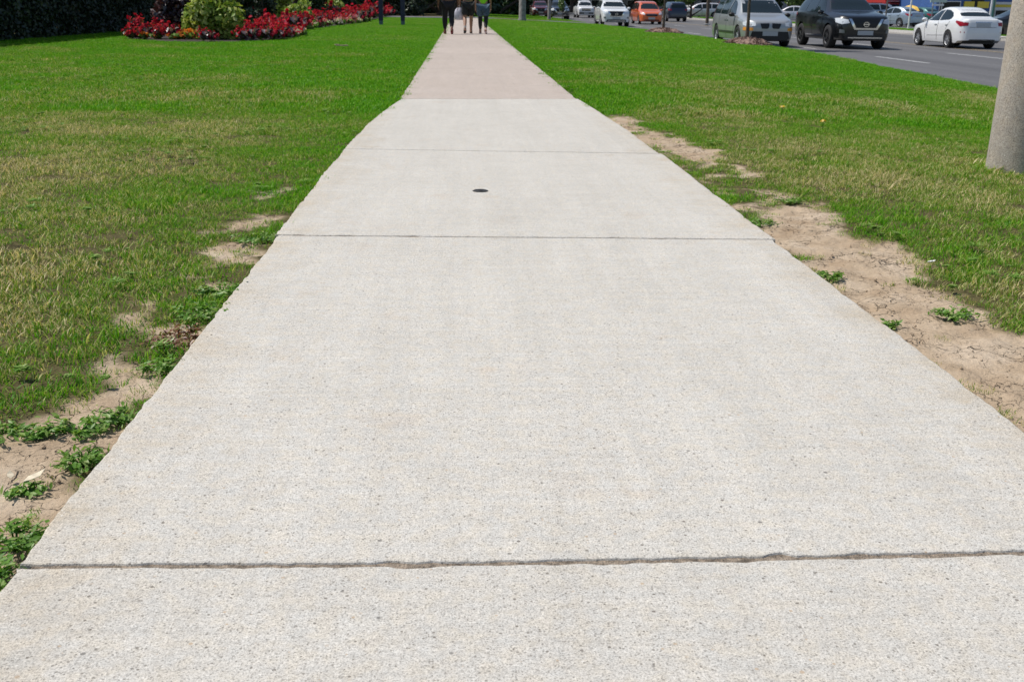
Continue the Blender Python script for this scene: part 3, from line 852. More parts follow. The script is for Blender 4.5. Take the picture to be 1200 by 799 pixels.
def lumpy(n, rx, ry, rz, seed, lumps=9, shell=.55, flat=0.0):
    """points through an uneven crown: several overlapping lobes, denser near each lobe's skin"""
    rg = np.random.default_rng(seed)
    c = rg.normal(size=(lumps, 3)); c /= np.linalg.norm(c, axis=1)[:, None]
    c *= (rg.random(lumps) ** .4 * .70)[:, None]; c[0] = 0
    rad = rg.uniform(.26, .50, lumps); rad[0] = .54
    k = rg.choice(lumps, n, p=rad ** 2 / (rad ** 2).sum())
    d = rg.normal(size=(n, 3)); d /= np.linalg.norm(d, axis=1)[:, None]
    r = rad[k] * (shell + (1 - shell) * rg.random(n)) * (1 + .16 * np.sin(d[:, 0] * 9 + k) * np.sin(d[:, 1] * 8 + 2 * k) * np.sin(d[:, 2] * 7))
    p = c[k] + d * r[:, None]
    return p * (rx, ry, rz), d

def tree(name, label, loc, height, crown_r, trunk_r, clear, mat, seed, n=5200, leaf=.16, bark='bark', group=None):
    rg = random.Random(seed)
    t = thing(name, label, 'tree', loc, rg.random() * 6, group)
    bm = bmesh.new()
    top = height * .82
    pts = []; rads = []
    for i in range(8):
        q = i / 7
        pts.append((rg.uniform(-.04, .04) * q * height * .3, rg.uniform(-.04, .04) * q * height * .3, q * top - .08))
        rads.append(trunk_r * (1.25 if i == 0 else 1) * (1 - .82 * q))
    add_tube(bm, pts, rads, 9)
    for k in range(9):
        q = clear / top + (1 - clear / top) * (k / 9) * .8
        j = min(int(q * 7), 6); a = k * 2.4 + rg.random()
        p0 = Vector(pts[j]).lerp(Vector(pts[j + 1]), q * 7 - j)
        ln = crown_r * (1.0 - .5 * (k / 9))
        p1 = p0 + Vector((math.cos(a) * ln * .5, math.sin(a) * ln * .5, ln * .30)); p2 = p0 + Vector((math.cos(a) * ln * .9, math.sin(a) * ln * .9, ln * .75))
        rr = rads[j] * .55
        add_tube(bm, [p0, p1, p2], [rr, rr * .6, rr * .2], 6)
    bm_obj('trunk', bm, M[bark], t, smooth=60)
    cz = (clear + height) / 2
    c, d = lumpy(n, crown_r * 1.05, crown_r * 1.05, (height - clear) * .52, seed, 14, .5)
    leaf_mesh('crown', c + (0, 0, cz), leaf, M[mat], t, seed, outward=d)
    return t

def shrub(name, label, loc, rx, ry, h, mat, seed, n=2600, leaf=.07, group=None, stems=7, cat='shrub'):
    rg = random.Random(seed)
    t = thing(name, label, cat, loc, 0, group)
    bm = bmesh.new()
    for k in range(stems):
        a = k * 2 * PI / stems + rg.random(); r_ = rg.uniform(.3, .75)
        add_tube(bm, [(math.cos(a) * .05, math.sin(a) * .05, -.05), (math.cos(a) * rx * r_ * .5, math.sin(a) * ry * r_ * .5, h * .4), (math.cos(a) * rx * r_, math.sin(a) * ry * r_, h * .78)], [.022, .015, .006], 5)
    bm_obj('stem', bm, M['bark'], t)
    c, d = lumpy(n, rx, ry, h * .52, seed, 11, .45)
    c = c + (0, 0, h * .50)
    k = n // 4; c[:k, 2] = h * .34 * np.random.default_rng(seed).random(k); c[:k, :2] *= .95; c[:, 2] = np.maximum(c[:, 2], .03)
    leaf_mesh('foliage', c, leaf, M[mat], t, seed, outward=d)
    return t

# ------------------------------------------------------------------ hedge and flower bed
def hedge(x0, x1, y0, y1, h, label, seed):
    t = thing('hedge', label, 'hedge', ((x0 + x1) / 2, (y0 + y1) / 2, lz(x1, y0)))
    w, l = (x1 - x0) / 2, (y1 - y0) / 2
    rg = np.random.default_rng(seed)
    bm = bmesh.new()
    y = -l + .4
    while y < l:
        add_tube(bm, [(0, y, -.05), (.03, y + .02, h * .4), (0, y, h * .8)], [.06, .045, .02], 6); y += .9
    bm_obj('stem', bm, M['bark'], t)
    P_ = []; D_ = []
    for (ax, sg, area) in ((0, 1, 2 * l * h), (0, -1, 2 * l * h), (2, 1, 4 * w * l), (1, -1, 2 * w * h), (1, 1, 2 * w * h)):
        n = int(area * 620)
        u = rg.uniform(-1, 1, (n, 3)) * (w, l, h / 2)
        dep = .30 * rg.random(n) ** 1.6
        lim = (w, l, h / 2)[ax]
        bump = (fbm(u[:, (ax + 1) % 3] + 7, u[:, (ax + 2) % 3], 2.3, seed, 3) - .5) * .26
        u[:, ax] = sg * (lim - dep + bump)
        P_.append(u + (0, 0, h / 2)); dd = np.zeros((n, 3)); dd[:, ax] = sg; D_.append(dd)
    c = np.concatenate(P_); d = np.concatenate(D_)
    leaf_mesh('foliage', c, .062, M['hedge'], t, seed, outward=d, up=.1)
    bm = bmesh.new(); add_box(bm, 0, 0, h / 2 - .05, 2 * w - .62, 2 * l - .62, h - .55); bm_obj('dark_core', bm, M['hedge'], t)  # solid box added behind the leaves to keep the hedge dark inside
    return t
hedge(-11.7, -10.05, 14.0, 36.0, 2.5, 'tall dense dark green clipped hedge behind the purple shrub', 3)
hedge(-11.9, -10.2, 36.6, 62.0, 2.3, 'long dark hedge behind the far half of the flower bed', 4)

def poly_mound(name, poly, z, mat, h=.05):
    bm = bmesh.new()
    vs_ = [bm.verts.new((p[0], p[1], z + .004)) for p in poly]
    cen = np.mean(poly, 0)
    inn = [bm.verts.new((p[0] + (cen[0] - p[0]) * .06, p[1] + (cen[1] - p[1]) * .06, z + h)) for p in poly]
    n = len(vs_)
    for i in range(n): bm.faces.new((vs_[i], vs_[(i + 1) % n], inn[(i + 1) % n], inn[i]))
    f = bm.faces.new(inn); bmesh.ops.triangulate(bm, faces=[f])
    return struct(bm_obj(name, bm, mat))
poly_mound('flower_bed', BED, -.03, M['bed'])

def place(u, v): return px(u, v, -.02)
p = place(200, 44); shrub('purple_shrub', 'dark purple leaved shrub against the tall hedge', (p.x - .1, p.y + 1.6, 0), 1.0, .9, 1.75, 'purple', 11, 5200, .075)
p = place(246, 48.5); shrub('variegated_shrub', 'large yellow green variegated shrub beside the purple shrub', (p.x, p.y + .8, 0), .82, .8, 1.5, 'variegated', 12, 7000, .07)
p = place(222, 44); shrub('variegated_shrub', 'low yellow green shrub spilling in front of the purple shrub', (p.x, p.y + .35, 0), .5, .45, .62, 'variegated', 13, 1100, .07)
p = place(292, 36); shrub('evergreen_shrub', 'broad dark evergreen shrub behind the red flowers by the variegated shrub', (p.x, p.y, 0), 1.2, 1.1, 2.1, 'evergreen', 14, 5200, .075)
p = place(322, 37); shrub('evergreen_shrub', 'narrow cone shaped dark evergreen between red flowers', (p.x, p.y - 1.5, 0), .42, .42, 1.9, 'hedge', 15, 2800, .05)
p = place(330, 30); shrub('variegated_shrub', 'upright yellow green shrub behind the narrow dark evergreen', (p.x - .1, p.y, 0), .75, .7, 1.7, 'variegated', 16, 3000, .085)
p = place(350, 33); shrub('variegated_shrub', 'pale variegated shrub above pink and white flowers at the bed corner', (p.x, p.y, 0), .75, .6, 1.05, 'variegated', 17, 2200, .08)
p = place(372, 27); shrub('evergreen_shrub', 'rounded green shrub in the middle of the flower bed', (p.x - .4, p.y + 2, 0), 1.3, 1.2, 2.2, 'evergreen', 18, 4200, .09)
p = place(396, 24); shrub('variegated_shrub', 'yellow green shrub rising behind the long row of red flowers', (p.x, p.y - 4, 0), 1.2, .8, 1.15, 'variegated', 19, 2600, .10)
p = place(412, 22); shrub('evergreen_shrub', 'tall dark green shrub behind the long row of red flowers', (p.x - .8, p.y, 0), 2.0, 1.6, 2.6, 'evergreen', 20, 5200, .11)
p = place(440, 19); shrub('evergreen_shrub', 'dark green shrub behind the blue sign posts', (p.x - .9, p.y + 3, 0), 2.2, 1.8, 2.8, 'evergreen', 21, 5000, .12)
p = place(480, 19.5); shrub('evergreen_shrub', 'big rounded dark shrub beside the walk past the blue posts', (p.x - .1, p.y + 2, 0), 1.75, 1.8, 2.6, 'hedge', 22, 7000, .11)

def flower_proto(name, bloom, foliage, seed, r_=.17, h=.30, nb=60, bs=.05, label='', cat='flower', group=None):
    t = thing(name, label, cat, (0, 0, 0), 0, group)
    rg = np.random.default_rng(seed)
    bm = bmesh.new()
    for k in range(6):
        a = k * 1.05 + rg.random() * .5
        add_tube(bm, [(0, 0, -.03), (math.cos(a) * r_ * .4, math.sin(a) * r_ * .4, h * .45), (math.cos(a) * r_ * .7, math.sin(a) * r_ * .7, h * .85)], [.006, .005, .003], 4)
    bm_obj('stem', bm, M['weed'], t)
    c, d = lumpy(90, r_ * 1.15, r_ * 1.15, h * .38, seed, 5, .3); c += (0, 0, h * .42)
    leaf_mesh('foliage', c, .06, M[foliage], t, seed, outward=d)
    c, d = lumpy(nb, r_ * 1.2, r_ * 1.2, h * .45, seed + 1, 7, .75); c += (0, 0, h * .62); c = c[c[:, 2] > h * .30]
    cl = np.repeat(c, 4, 0) + rg.normal(0, bs * .3, (len(c) * 4, 3))
    leaf_mesh('blossom', cl, bs, M[bloom], t, seed + 2, outward=np.repeat(d[:len(c)], 4, 0), aspect=1.2)
    return t
protos = {}
def flower(kind, loc, sc, where):
    spec = {'red': ('red_flower', 'red_bloom', 'purple', 41, .19, .34, 26, .05, 'red bedding flower with dark leaves in the flower bed', 'red flowers in the bed'),
            'orange': ('orange_flower', 'orange_bloom', 'weed', 44, .16, .24, 26, .055, 'orange bedding flower at the hedge end of the flower bed', 'orange flowers in the bed'),
            'pink': ('pink_flower', 'pink_bloom', 'weed', 47, .16, .26, 34, .05, 'pink bedding flower among the red flowers', 'pink flowers in the bed'),
            'white': ('white_flower', 'white_bloom', 'weed', 50, .13, .17, 26, .042, 'low white bedding flower along the lawn edge of the bed', 'white flowers edging the bed')}[kind]
    lab = '%s bedding flower %s' % (kind if kind != 'white' else 'low white', where); grp = '%s flowers %s' % (kind, where)
    z = -.03
    if kind not in protos:
        protos[kind] = flower_proto(spec[0], spec[1], spec[2], spec[3], spec[4], spec[5], spec[6], spec[7], spec[8], 'flower', spec[9])
        o = protos[kind]; o.location = (*loc, z); o.scale = (sc,) * 3; o.rotation_euler = (0, 0, random.random() * 6)
        o['label'] = lab; o['group'] = grp
        return o
    return dup(protos[kind], (*loc, z), random.random() * 6, (sc, sc, sc * random.uniform(.7, 1.35)), lab, grp)
def row(where, pts, kind, n, jit, sc=(.85, 1.2), mixk=None, pm=0):
    P_ = [place(*q) for q in pts]
    seg = [0]
    for a, b in zip(P_, P_[1:]): seg.append(seg[-1] + (b - a).length)
    for i in range(n):
        s = (i + random.uniform(-.25, .25) + .5) / n * seg[-1]
        k = max(0, min(len(P_) - 2, int(np.searchsorted(seg, s)) - 1))
        q = P_[k].lerp(P_[k + 1], (s - seg[k]) / max(seg[k + 1] - seg[k], 1e-6))
        kd = mixk if mixk and random.random() < pm else kind
        flower(kd, (q.x + random.uniform(-jit, jit), q.y + random.uniform(-jit, jit)), random.uniform(*sc), where)
row('at the hedge end of the bed, along the lawn', [(152, 46), (170, 47), (196, 47.5)], 'red', 9, .10, (.8, 1.15), 'orange', .40)
row('before the purple shrub, behind the front flowers', [(160, 43), (185, 42), (205, 42)], 'red', 8, .15, (1.1, 1.5), 'orange', .12)
row('at the foot of the low variegated shrub', [(198, 47.5), (222, 48), (230, 48)], 'red', 4, .08, (1.0, 1.45), 'orange', .45)
row('before the large variegated shrub, standing apart', [(236, 49.5), (256, 49.5)], 'red', 2, .05, (.8, 1.0))
row('along the lawn between large variegated shrub and bed corner', [(275, 49), (300, 49), (322, 47.5), (342, 44)], 'red', 14, .10, (.9, 1.3), 'pink', .14)
row('in the second line beside the large variegated shrub', [(278, 45), (302, 44), (325, 42)], 'red', 9, .2, (1.1, 1.6))
row('before the broad evergreen, tall, behind the others', [(276, 36), (300, 36)], 'red', 6, .25, (1.5, 1.9))
row('around the bed corner', [(330, 46), (342, 44.5), (352, 41), (353, 37)], 'pink', 5, .08, (.9, 1.2), 'red', .3)
row('on the very edge of the bed corner', [(344, 45), (350, 42.5), (353, 39)], 'white', 6, .08, (1.0, 1.4))
row('behind the bed corner, under the pale variegated shrub', [(330, 40), (345, 37), (356, 34.5)], 'red', 9, .25, (1.3, 1.8))
row('on the bed edge just past the corner', [(356, 35.5), (374, 33), (382, 32.2)], 'white', 8, .12, (1.2, 1.6), 'pink', .2)
row('behind the white flowers just past the corner', [(360, 33), (380, 30.5), (384, 29)], 'red', 7, .3, (1.3, 1.9))
row('edging the long straight part of the bed', [(386, 31.4), (404, 29.5), (420, 27.8), (434, 25)], 'white', 16, .15, (1.3, 1.9), 'pink', .3)
row('behind the white edging of the straight part', [(386, 29.6), (404, 27.8), (420, 26), (438, 23)], 'red', 20, .3, (1.5, 2.1))
row('tall, in the back line of the straight part', [(390, 27), (410, 25), (430, 22.5), (446, 20)], 'red', 20, .6, (1.9, 2.8))
row('behind the blue sign posts', [(436, 21.5), (448, 19.5), (460, 17)], 'red', 12, .5, (2.0, 2.9))

# ------------------------------------------------------------------ blue sign on two posts
pa, pb = place(448, 29.2), place(473, 29.6); pa.y = pb.y = 47.2
t = thing('sign', 'blue sign board standing on two dark blue posts in the lawn', 'sign', ((pa.x + pb.x) / 2, pa.y, -.03))
M['post_blue'] = simple('navy_paint', (.012, .016, .055), .45, noise=.2)
M['post_base'] = simple('weathered_teal', (.10, .16, .17), .7, noise=.35, scale=20)
for s, q in ((-1, pa), (1, pb)):
    dx = q.x - (pa.x + pb.x) / 2
    bm = bmesh.new(); add_box(bm, dx, 0, 1.24, .19, .12, 2.1); bmesh.ops.bevel(bm, geom=bm.edges[:], offset=.008, segments=2, affect='EDGES'); pst = bm_obj('post', bm, M['post_blue'], t)
    bm = bmesh.new(); add_box(bm, dx, 0, .06, .165, .10, .28); bm_obj('footing', bm, M['post_base'], pst)
bm = bmesh.new(); add_box(bm, 0, -.09, 1.95, 1.45, .05, .9); bmesh.ops.bevel(bm, geom=bm.edges[:], offset=.01, segments=2, affect='EDGES'); bm_obj('board', bm, M['post_blue'], t)

# ------------------------------------------------------------------ concrete lamp post close by
bp = POST
t = thing('lamp_post', 'thick speckled concrete lamp post standing in the lawn by the road', 'lamp post', (bp.x, bp.y, lz(bp.x, bp.y)))
bm = bmesh.new()
prof = [(.185, -.15)] + [(.185 - .0078 * h_, h_) for h_ in (0, .5, 1, 2, 4, 6, 8, 9)]
rr = add_lathe(bm, prof, 48); bm.faces.new(rr[-1]); bm_obj('shaft', bm, M['pole_concrete'], t, smooth=40)
bm = bmesh.new(); add_tube(bm, [(0, 0, 8.6), (.5, 0, 9.1), (1.4, 0, 9.3), (2.4, 0, 9.3)], [.05, .045, .04, .035], 10); bm_obj('arm', bm, M['steel'], t, smooth=40)
bm = bmesh.new(); add_box(bm, 2.65, 0, 9.28, .7, .28, .12); bmesh.ops.bevel(bm, geom=bm.edges[:], offset=.04, segments=3, affect='EDGES'); bm_obj('lamp_head', bm, M['steel'], t)
bm = bmesh.new(); add_box(bm, .12, -.17, .95, .10, .03, .22, Matrix.Rotation(.62, 3, 'Z')); bm_obj('access_cover', bm, M['steel'], t)

# ------------------------------------------------------------------ street trees, mulch rings, far poles
def mulch_ring(c, r_, label, seed):
    rg = np.random.default_rng(seed)
    t = thing('mulch_ring', label, 'mulch', (c[0], c[1], lz(c[0], c[1])))
    bm = bmesh.new()
    rings = add_lathe(bm, [(r_, -.03), (r_ * .9, .05), (r_ * .6, .15), (r_ * .3, .19), (.05, .2)], 40)
    for ring in rings:
        for v in ring: v.co += Vector(rg.normal(0, .02, 3)); v.co.z += .03 * math.sin(v.co.x * 7 + seed)
    bm.faces.new(rings[-1]); bm_obj('mound', bm, M['mulch'], t)
    n = 1500; a = rg.random(n) * 6.28; q = np.sqrt(rg.random(n)) * .97; z = .22 * (1 - q ** 1.6) + .01
    ch = leaf_mesh('bark_chips', np.column_stack([np.cos(a) * q * r_, np.sin(a) * q * r_, z + .012 * rg.random(n)]), .045, M['chips'], t, seed, up=.8, aspect=2.2)
    ch['kind'] = 'stuff'
M['chips'] = leafy('bark_chips', [(0, (.14, .085, .065)), (.6, (.27, .18, .14)), (1, (.42, .31, .26))], transl=0, gloss=.02)
mulch_ring((tree_a.x, tree_a.y), .85, 'mound of brown bark mulch around the young tree before the silver minivan', 3)
mulch_ring((tree_b.x, tree_b.y), .95, 'mound of brown bark mulch around the young tree before the dark blue car', 4)
tree('street_tree', 'slim young street tree standing before the silver minivan', (tree_a.x, tree_a.y, lz(tree_a.x, tree_a.y) + .15), 5.2, 1.2, .062, 2.5, 'leaf_green', 31, 2600, .10)
tree('street_tree', 'slim young street tree between the orange minivan and the dark blue car', (tree_b.x, tree_b.y, lz(tree_b.x, tree_b.y) + .15), 5.0, 1.2, .062, 2.5, 'leaf_green', 32, 2600, .10)
p = px_lawn(681, 24.5); p.x = min(p.x, 8.3)
tree('sapling', 'little leafy sapling at the kerb before the white pickup', (p.x, p.y, lz(p.x, p.y)), 1.75, .42, .035, .55, 'leaf_light', 33, 420, .085)
def pole(u, v, r_, h, label, mat='pole_grey'):
    q = px_lawn(u, v); q.x = min(q.x, float(kerb_x(q.y)) - .6)
    t = thing('utility_pole', label, 'pole', (q.x, q.y, lz(q.x, q.y)))
    bm = bmesh.new(); rr = add_lathe(bm, [(r_ * 1.15, -.1), (r_ * 1.15, .12), (r_, .2), (r_ * .9, h * .5), (r_ * .75, h)], 16); bm.faces.new(rr[-1]); bm_obj('shaft', bm, M[mat], t, smooth=40)
    bm = bmesh.new(); add_box(bm, 0, 0, h - .5, 2.2, .12, .12); bm_obj('crossarm', bm, M['bark_grey'], t)
    for k in (-.9, 0, .9):
        bm = bmesh.new(); add_lathe(bm, [(.03, h - .44), (.06, h - .38), (.035, h - .33), (.055, h - .27), (.02, h - .22)], 10, off=(k, 0, 0)); bm_obj('insulator', bm, M['trim'], t)
M['pole_grey'] = simple('weathered_pole', (.25, .235, .22), .85, noise=.2, scale=6, bump=.5)
pole(612, 25, .22, 9.5, 'stout grey utility pole standing in the far lawn before the queue of cars')
pole(643.5, 23.6, .13, 8.5, 'thin grey utility pole before the dark front of the far suv')
pole(526, 19.6, .20, 9, 'grey utility pole beyond the driveway behind the walkers')

# ------------------------------------------------------------------ weeds at the walk's edge and small litter
def weed(label, u, v, r_, h, seed, mat='weed', n=60, leaf=.0072, cat='weed', group=None):
    r_ *= .82; h *= .40
    p = px_lawn(u, v); zz = lz(p.x, p.y) + .002
    t = thing('weed_plant', label, cat, (p.x, p.y, zz), 0, group)
    rg = np.random.default_rng(seed)
    bm = bmesh.new(); tips = []
    for k in range(26):
        a = rg.random() * 6.28; q = r_ * (.45 + .6 * rg.random()); zt = h * (.35 + .7 * rg.random())
        p1 = (math.cos(a) * q * .5, math.sin(a) * q * .5, zt * .75); p2 = (math.cos(a + .2) * q, math.sin(a + .2) * q, zt)
        add_tube(bm, [(0, 0, -.01), p1, p2], [.0020, .0016, .001], 4); tips.append((p1, p2))
    bm_obj('stem', bm, M[mat], t)
    c = []; d = []
    for i in range(int(n * 2.2)):
        p1, p2 = tips[i % len(tips)]; q = rg.random()
        c.append(np.array(p1) * (1 - q) + np.array(p2) * q + rg.normal(0, .006, 3)); d.append(np.array([p2[0], p2[1], .3 * r_]) / r_)
    c = np.array(c); c[:, 2] = np.maximum(c[:, 2], .006)
    leaf_mesh('foliage', c, leaf, M[mat], t, seed, up=1.1, aspect=2.4, outward=np.array(d) * .4)
    return t
weed('leafy weed on bare soil just past the near joint, spilling over the walk edge', 18, 640, .085, .055, 1, n=130)
weed('small dark weed at the corner of the nearest slab', -6, 684, .075, .05, 2, n=90)
weed('bushy weed against the walk edge in the bare soil, larger of a pair', 96, 544, .075, .05, 3, n=110)
weed('spreading weed across the bare soil from grass to walk, above the bushy one', 92, 508, .10, .045, 4, n=110)
weed('ragged weed touching the walk edge beside the spreading weed', 140, 494, .07, .05, 5, n=100)
weed('tiny yellowing weed alone on bare cracked soil', 42, 512, .05, .035, 6, n=45)
weed('tiny flat weed with a pale dry leaf lying on it', 32, 578, .05, .02, 7, n=40)
weed('dark weed clump where grass meets the wide bare soil', 4, 512, .09, .05, 8, n=110)
weed('grey green weed tuft leaning on the walk edge below the reddish weed', 188, 434, .075, .06, 9, n=110)
weed('low reddish brown weed mat at the walk edge', 208, 398, .13, .03, 10, 'weed_red', n=240)
weed('broad bright weed at the walk edge above the reddish mat', 232, 372, .13, .06, 12, n=210)
weed('leafy weed hugging the walk edge beside the small bare patches', 258, 344, .12, .05, 13, n=160)
weed('low weed fringe at the walk edge by the second joint', 300, 282, .14, .05, 14, n=170)
weed('small green weed in the crack between walk and bare worn soil', 970, 327, .075, .05, 15, n=100)
weed('tiny round leaved weed alone on the cracked worn soil', 1044, 384, .038, .03, 16, n=34)
weed('low weed where the worn soil meets the slab by the second joint', 890, 264, .12, .04, 17, n=90)
weed('small weed tuft amid the worn bare strip', 925, 238, .10, .05, 18, n=80)
weed('coarse weed at the edge of lawn and worn soil', 1118, 372, .09, .06, 19, n=110)

def scrap(name, label, cat, u, v, pts, mat, lift=.006, rz=0):
    p = px_lawn(u, v)
    bm = bmesh.new(); vs_ = [bm.verts.new(q) for q in pts]; f = bm.faces.new(vs_)
    bmesh.ops.triangulate(bm, faces=[f])
    g = bmesh.ops.solidify(bm, geom=bm.faces[:], thickness=.0012)
    o = bm_obj(name, bm, mat, None, loc=(p.x, p.y, lz(p.x, p.y) + lift)); o.rotation_euler = (0, 0, rz)
    return tag(o, label, cat)
M['dry_leaf'] = simple('dry_leaf', (.60, .52, .38), .8, noise=.2, scale=60)
M['paper'] = simple('pale_scrap', (.72, .71, .68), .7, noise=.08)
M['wood'] = simple('dry_wood', (.50, .38, .25), .85, noise=.25, scale=30)
leafp = [(-.5, 0, 0), (-.2, -.22, .08), (.2, -.2, .12), (.5, 0, .3), (.2, .2, .16), (-.2, .2, .1)]
scrap('dry_leaf', 'pale curled dry leaf lying on bare soil beside the walk', 'leaf', 42, 571, [(x * .045, y * .04, z * .05) for x, y, z in leafp], M['dry_leaf'], .02, .7)
scrap('dry_leaf', 'small tan dry leaf on the bare soil by the dark weed clump', 'leaf', 13, 562, [(x * .022, y * .03, z * .03) for x, y, z in leafp], M['dry_leaf'], .008, 2)
scrap('paper_scrap', 'small white scrap where the worn soil meets the grass', 'litter', 1091, 310, [(x * .035, y * .03, z * .02) for x, y, z in leafp], M['paper'], .012, .1)
# piece of wood on the left lawn
p = px_lawn(401, 58)
t = thing('wood_piece', 'short flat piece of pale brown wood lying on the lawn', 'wood', (p.x, p.y, lz(p.x, p.y) + .064), .25)
bm = bmesh.new(); add_box(bm, 0, 0, .012, .25, .07, .022); bmesh.ops.bevel(bm, geom=bm.edges[:], offset=.005, segments=2, affect='EDGES'); bm_obj('plank', bm, M['wood'], t)
bm = bmesh.new(); add_box(bm, -.10, .005, .03, .10, .04, .016, Matrix.Rotation(.3, 3, 'Z')); bm_obj('splinter', bm, M['wood'], t)
# dandelions
def dandelion(u, v, label, seed):
    p = px_lawn(u, v); t = thing('dandelion', label, 'flower', (p.x, p.y, lz(p.x, p.y)))
    bm = bmesh.new(); add_tube(bm, [(0, 0, 0), (.004, 0, .04), (.006, .002, .085)], [.003, .0025, .0025], 6); bm_obj('stem', bm, M['weed'], t)
    rg = np.random.default_rng(seed); c = rg.normal(0, .010, (40, 3)) * (1, 1, .3) + (.006, .002, .088)
    leaf_mesh('bloom', c, .014, M['yellow_bloom'], t, seed, up=1.0, aspect=1.5)
dandelion(963, 154, 'yellow dandelion in the grass nearer the concrete lamp post', 5)
dandelion(916, 136, 'yellow dandelion in the grass farther from the lamp post', 6)

# ------------------------------------------------------------------ vehicles (local frame: +X forward, +Y left, ground at z = 0)
def side_frac(t):
    """half width of the body side as a share of the shoulder width, t = 0 sill .. 1 shoulder"""
    return np.interp(t, [0, .12, .35, .6, .85, 1], [.945, .975, .995, 1.0, .985, .955])

def car_body(sp):
    xf, xr = sp['xf'], sp['xr']
    axles = (sp['ax_f'], sp['ax_r']); ra = sp['wheel_r'] * 1.17; rw = sp['wheel_r']
    st = list(np.linspace(xr, xf, 56))
    for e, s in ((xf, -1), (xr, 1)): st += [e + s * q for q in (.008, .02, .04, .065, .1, .14, .19, .25)]
    for a in axles: st += [a + ra * math.cos(q) for q in np.linspace(0, PI, 19)] + [a + ra * 1.004, a - ra * 1.004]
    st = np.array(sorted(st)); st = st[np.concatenate([[True], np.diff(st) > .003])]
    top = pchip(sp['top'], st); belt = np.minimum(pchip(sp['belt'], st), top - .012); w = pchip(sp['plan'], st); rh = np.minimum(pchip(sp['roofw'], st), w * .93)
    zl = np.full(len(st), sp['sill']); 
    rise = np.interp(st, [xr, xr + .25, xr + .7, xf - .7, xf - .25, xf], [sp['tail_z'], sp['tail_z'] - .02, 0, 0, sp['nose_z'] - .02, sp['nose_z']])
    zl = np.maximum(zl, rise)
    for a in axles:
        d = np.abs(st - a); inside = d < ra
        zl = np.where(inside, np.maximum(zl, rw + np.sqrt(np.maximum(ra ** 2 - d ** 2, 0))), zl)
    zl = np.minimum(zl, belt - .05)
    rows = []
    for i, x in enumerate(st):
        sec = [(max(w[i] - .30, .1), zl[i])]
        for q in (0, .06, .2, .38, .55, .72, .88, 1):
            z = zl[i] + (belt[i] - zl[i]) * q
            t = (z - sp['sill']) / max(belt[i] - sp['sill'], .05)
            sec.append((w[i] * float(side_frac(t)), z))
        g = top[i] - belt[i]; y0 = sec[-1][1] and sec[-1][0]
        e = min(.075, g * .45)
        for q in (.08, .3, .55, .8, 1):
            z = belt[i] + (g - e) * q
            sec.append((y0 + (rh[i] - y0) * q + .022 * math.sin(PI * q) * min(g / .4, 1), z))
        for fy, fz in ((.965, .45), (.90, .72), (.78, .87), (.5, .965), (0, 1)):
            sec.append((rh[i] * fy, top[i] - e + e * fz))
        rows.append(sec)
    k = len(rows[0]); V = []; F = []
    for x, sec in zip(st, rows):
        V += [(x, y, z) for y, z in sec] + [(x, -y, z) for y, z in sec[:-1]]
    m = 2 * k - 1
    idx = lambda i, j: i * m + (j if j < k else k + (2 * k - 2 - j))     # loop left low -> roof centre -> right low
    for i in range(len(st) - 1):
        for j in range(2 * k - 2):
            F.append((idx(i, j), idx(i, j + 1), idx(i + 1, j + 1), idx(i + 1, j)))
    for i in (0, len(st) - 1):
        for j in range(k - 1):
            a, b, c, d = idx(i, j), idx(i, j + 1), idx(i, 2 * k - 3 - j), idx(i, 2 * k - 2 - j)
            F.append((a, b, c, d) if b != c else (a, b, d))
    return V, F

def conform(bvh, pts, d, off=.006, thick=.02, cell=.09):
    """a patch of sheet laid on the body: outline pts (3-D, near the skin) pushed along d onto it"""
    d = Vector(d).normalized()
    ref = Vector((0, 0, 1)) if abs(d.z) < .8 else Vector((1, 0, 0))
    u = d.cross(ref).normalized(); v = u.cross(d).normalized()
    bm = bmesh.new()
    q = [Vector(p) for p in pts]
    base = q[0]
    vs_ = [bm.verts.new(((p - base).dot(u), (p - base).dot(v), 0)) for p in q]
    bm.faces.new(vs_)
    for ax in (0, 1):
        lo = min(x.co[ax] for x in bm.verts); hi = max(x.co[ax] for x in bm.verts); n = max(1, min(14, int((hi - lo) / cell)))
        for k in range(1, n):
            c = Vector((0, 0, 0)); c[ax] = lo + (hi - lo) * k / n
            no = Vector((0, 0, 0)); no[ax] = 1
            bmesh.ops.bisect_plane(bm, geom=bm.verts[:] + bm.edges[:] + bm.faces[:], plane_co=c, plane_no=no)
    dep = [(p - base).dot(d) for p in q]; mean = sum(dep) / len(dep)
    for x in bm.verts:
        o = base + u * x.co.x + v * x.co.y + d * (min(dep) - 2.5)
        h, nn, i, ds = bvh.ray_cast(o, d, 6)
        if h is None:
            pt = base + u * x.co.x + v * x.co.y + d * mean
            h, nn, i, ds = bvh.find_nearest(pt)
        x.co = h - d * off
    ext = bmesh.ops.extrude_face_region(bm, geom=bm.faces[:])
    nv = [g for g in ext['geom'] if isinstance(g, bmesh.types.BMVert)]
    for x in nv: x.co += d * thick
    return bm

SIDE_L, SIDE_R = (0, -1, 0), (0, 1, 0)
def mirror(pts): return [(x, -y, z) for x, y, z in pts]

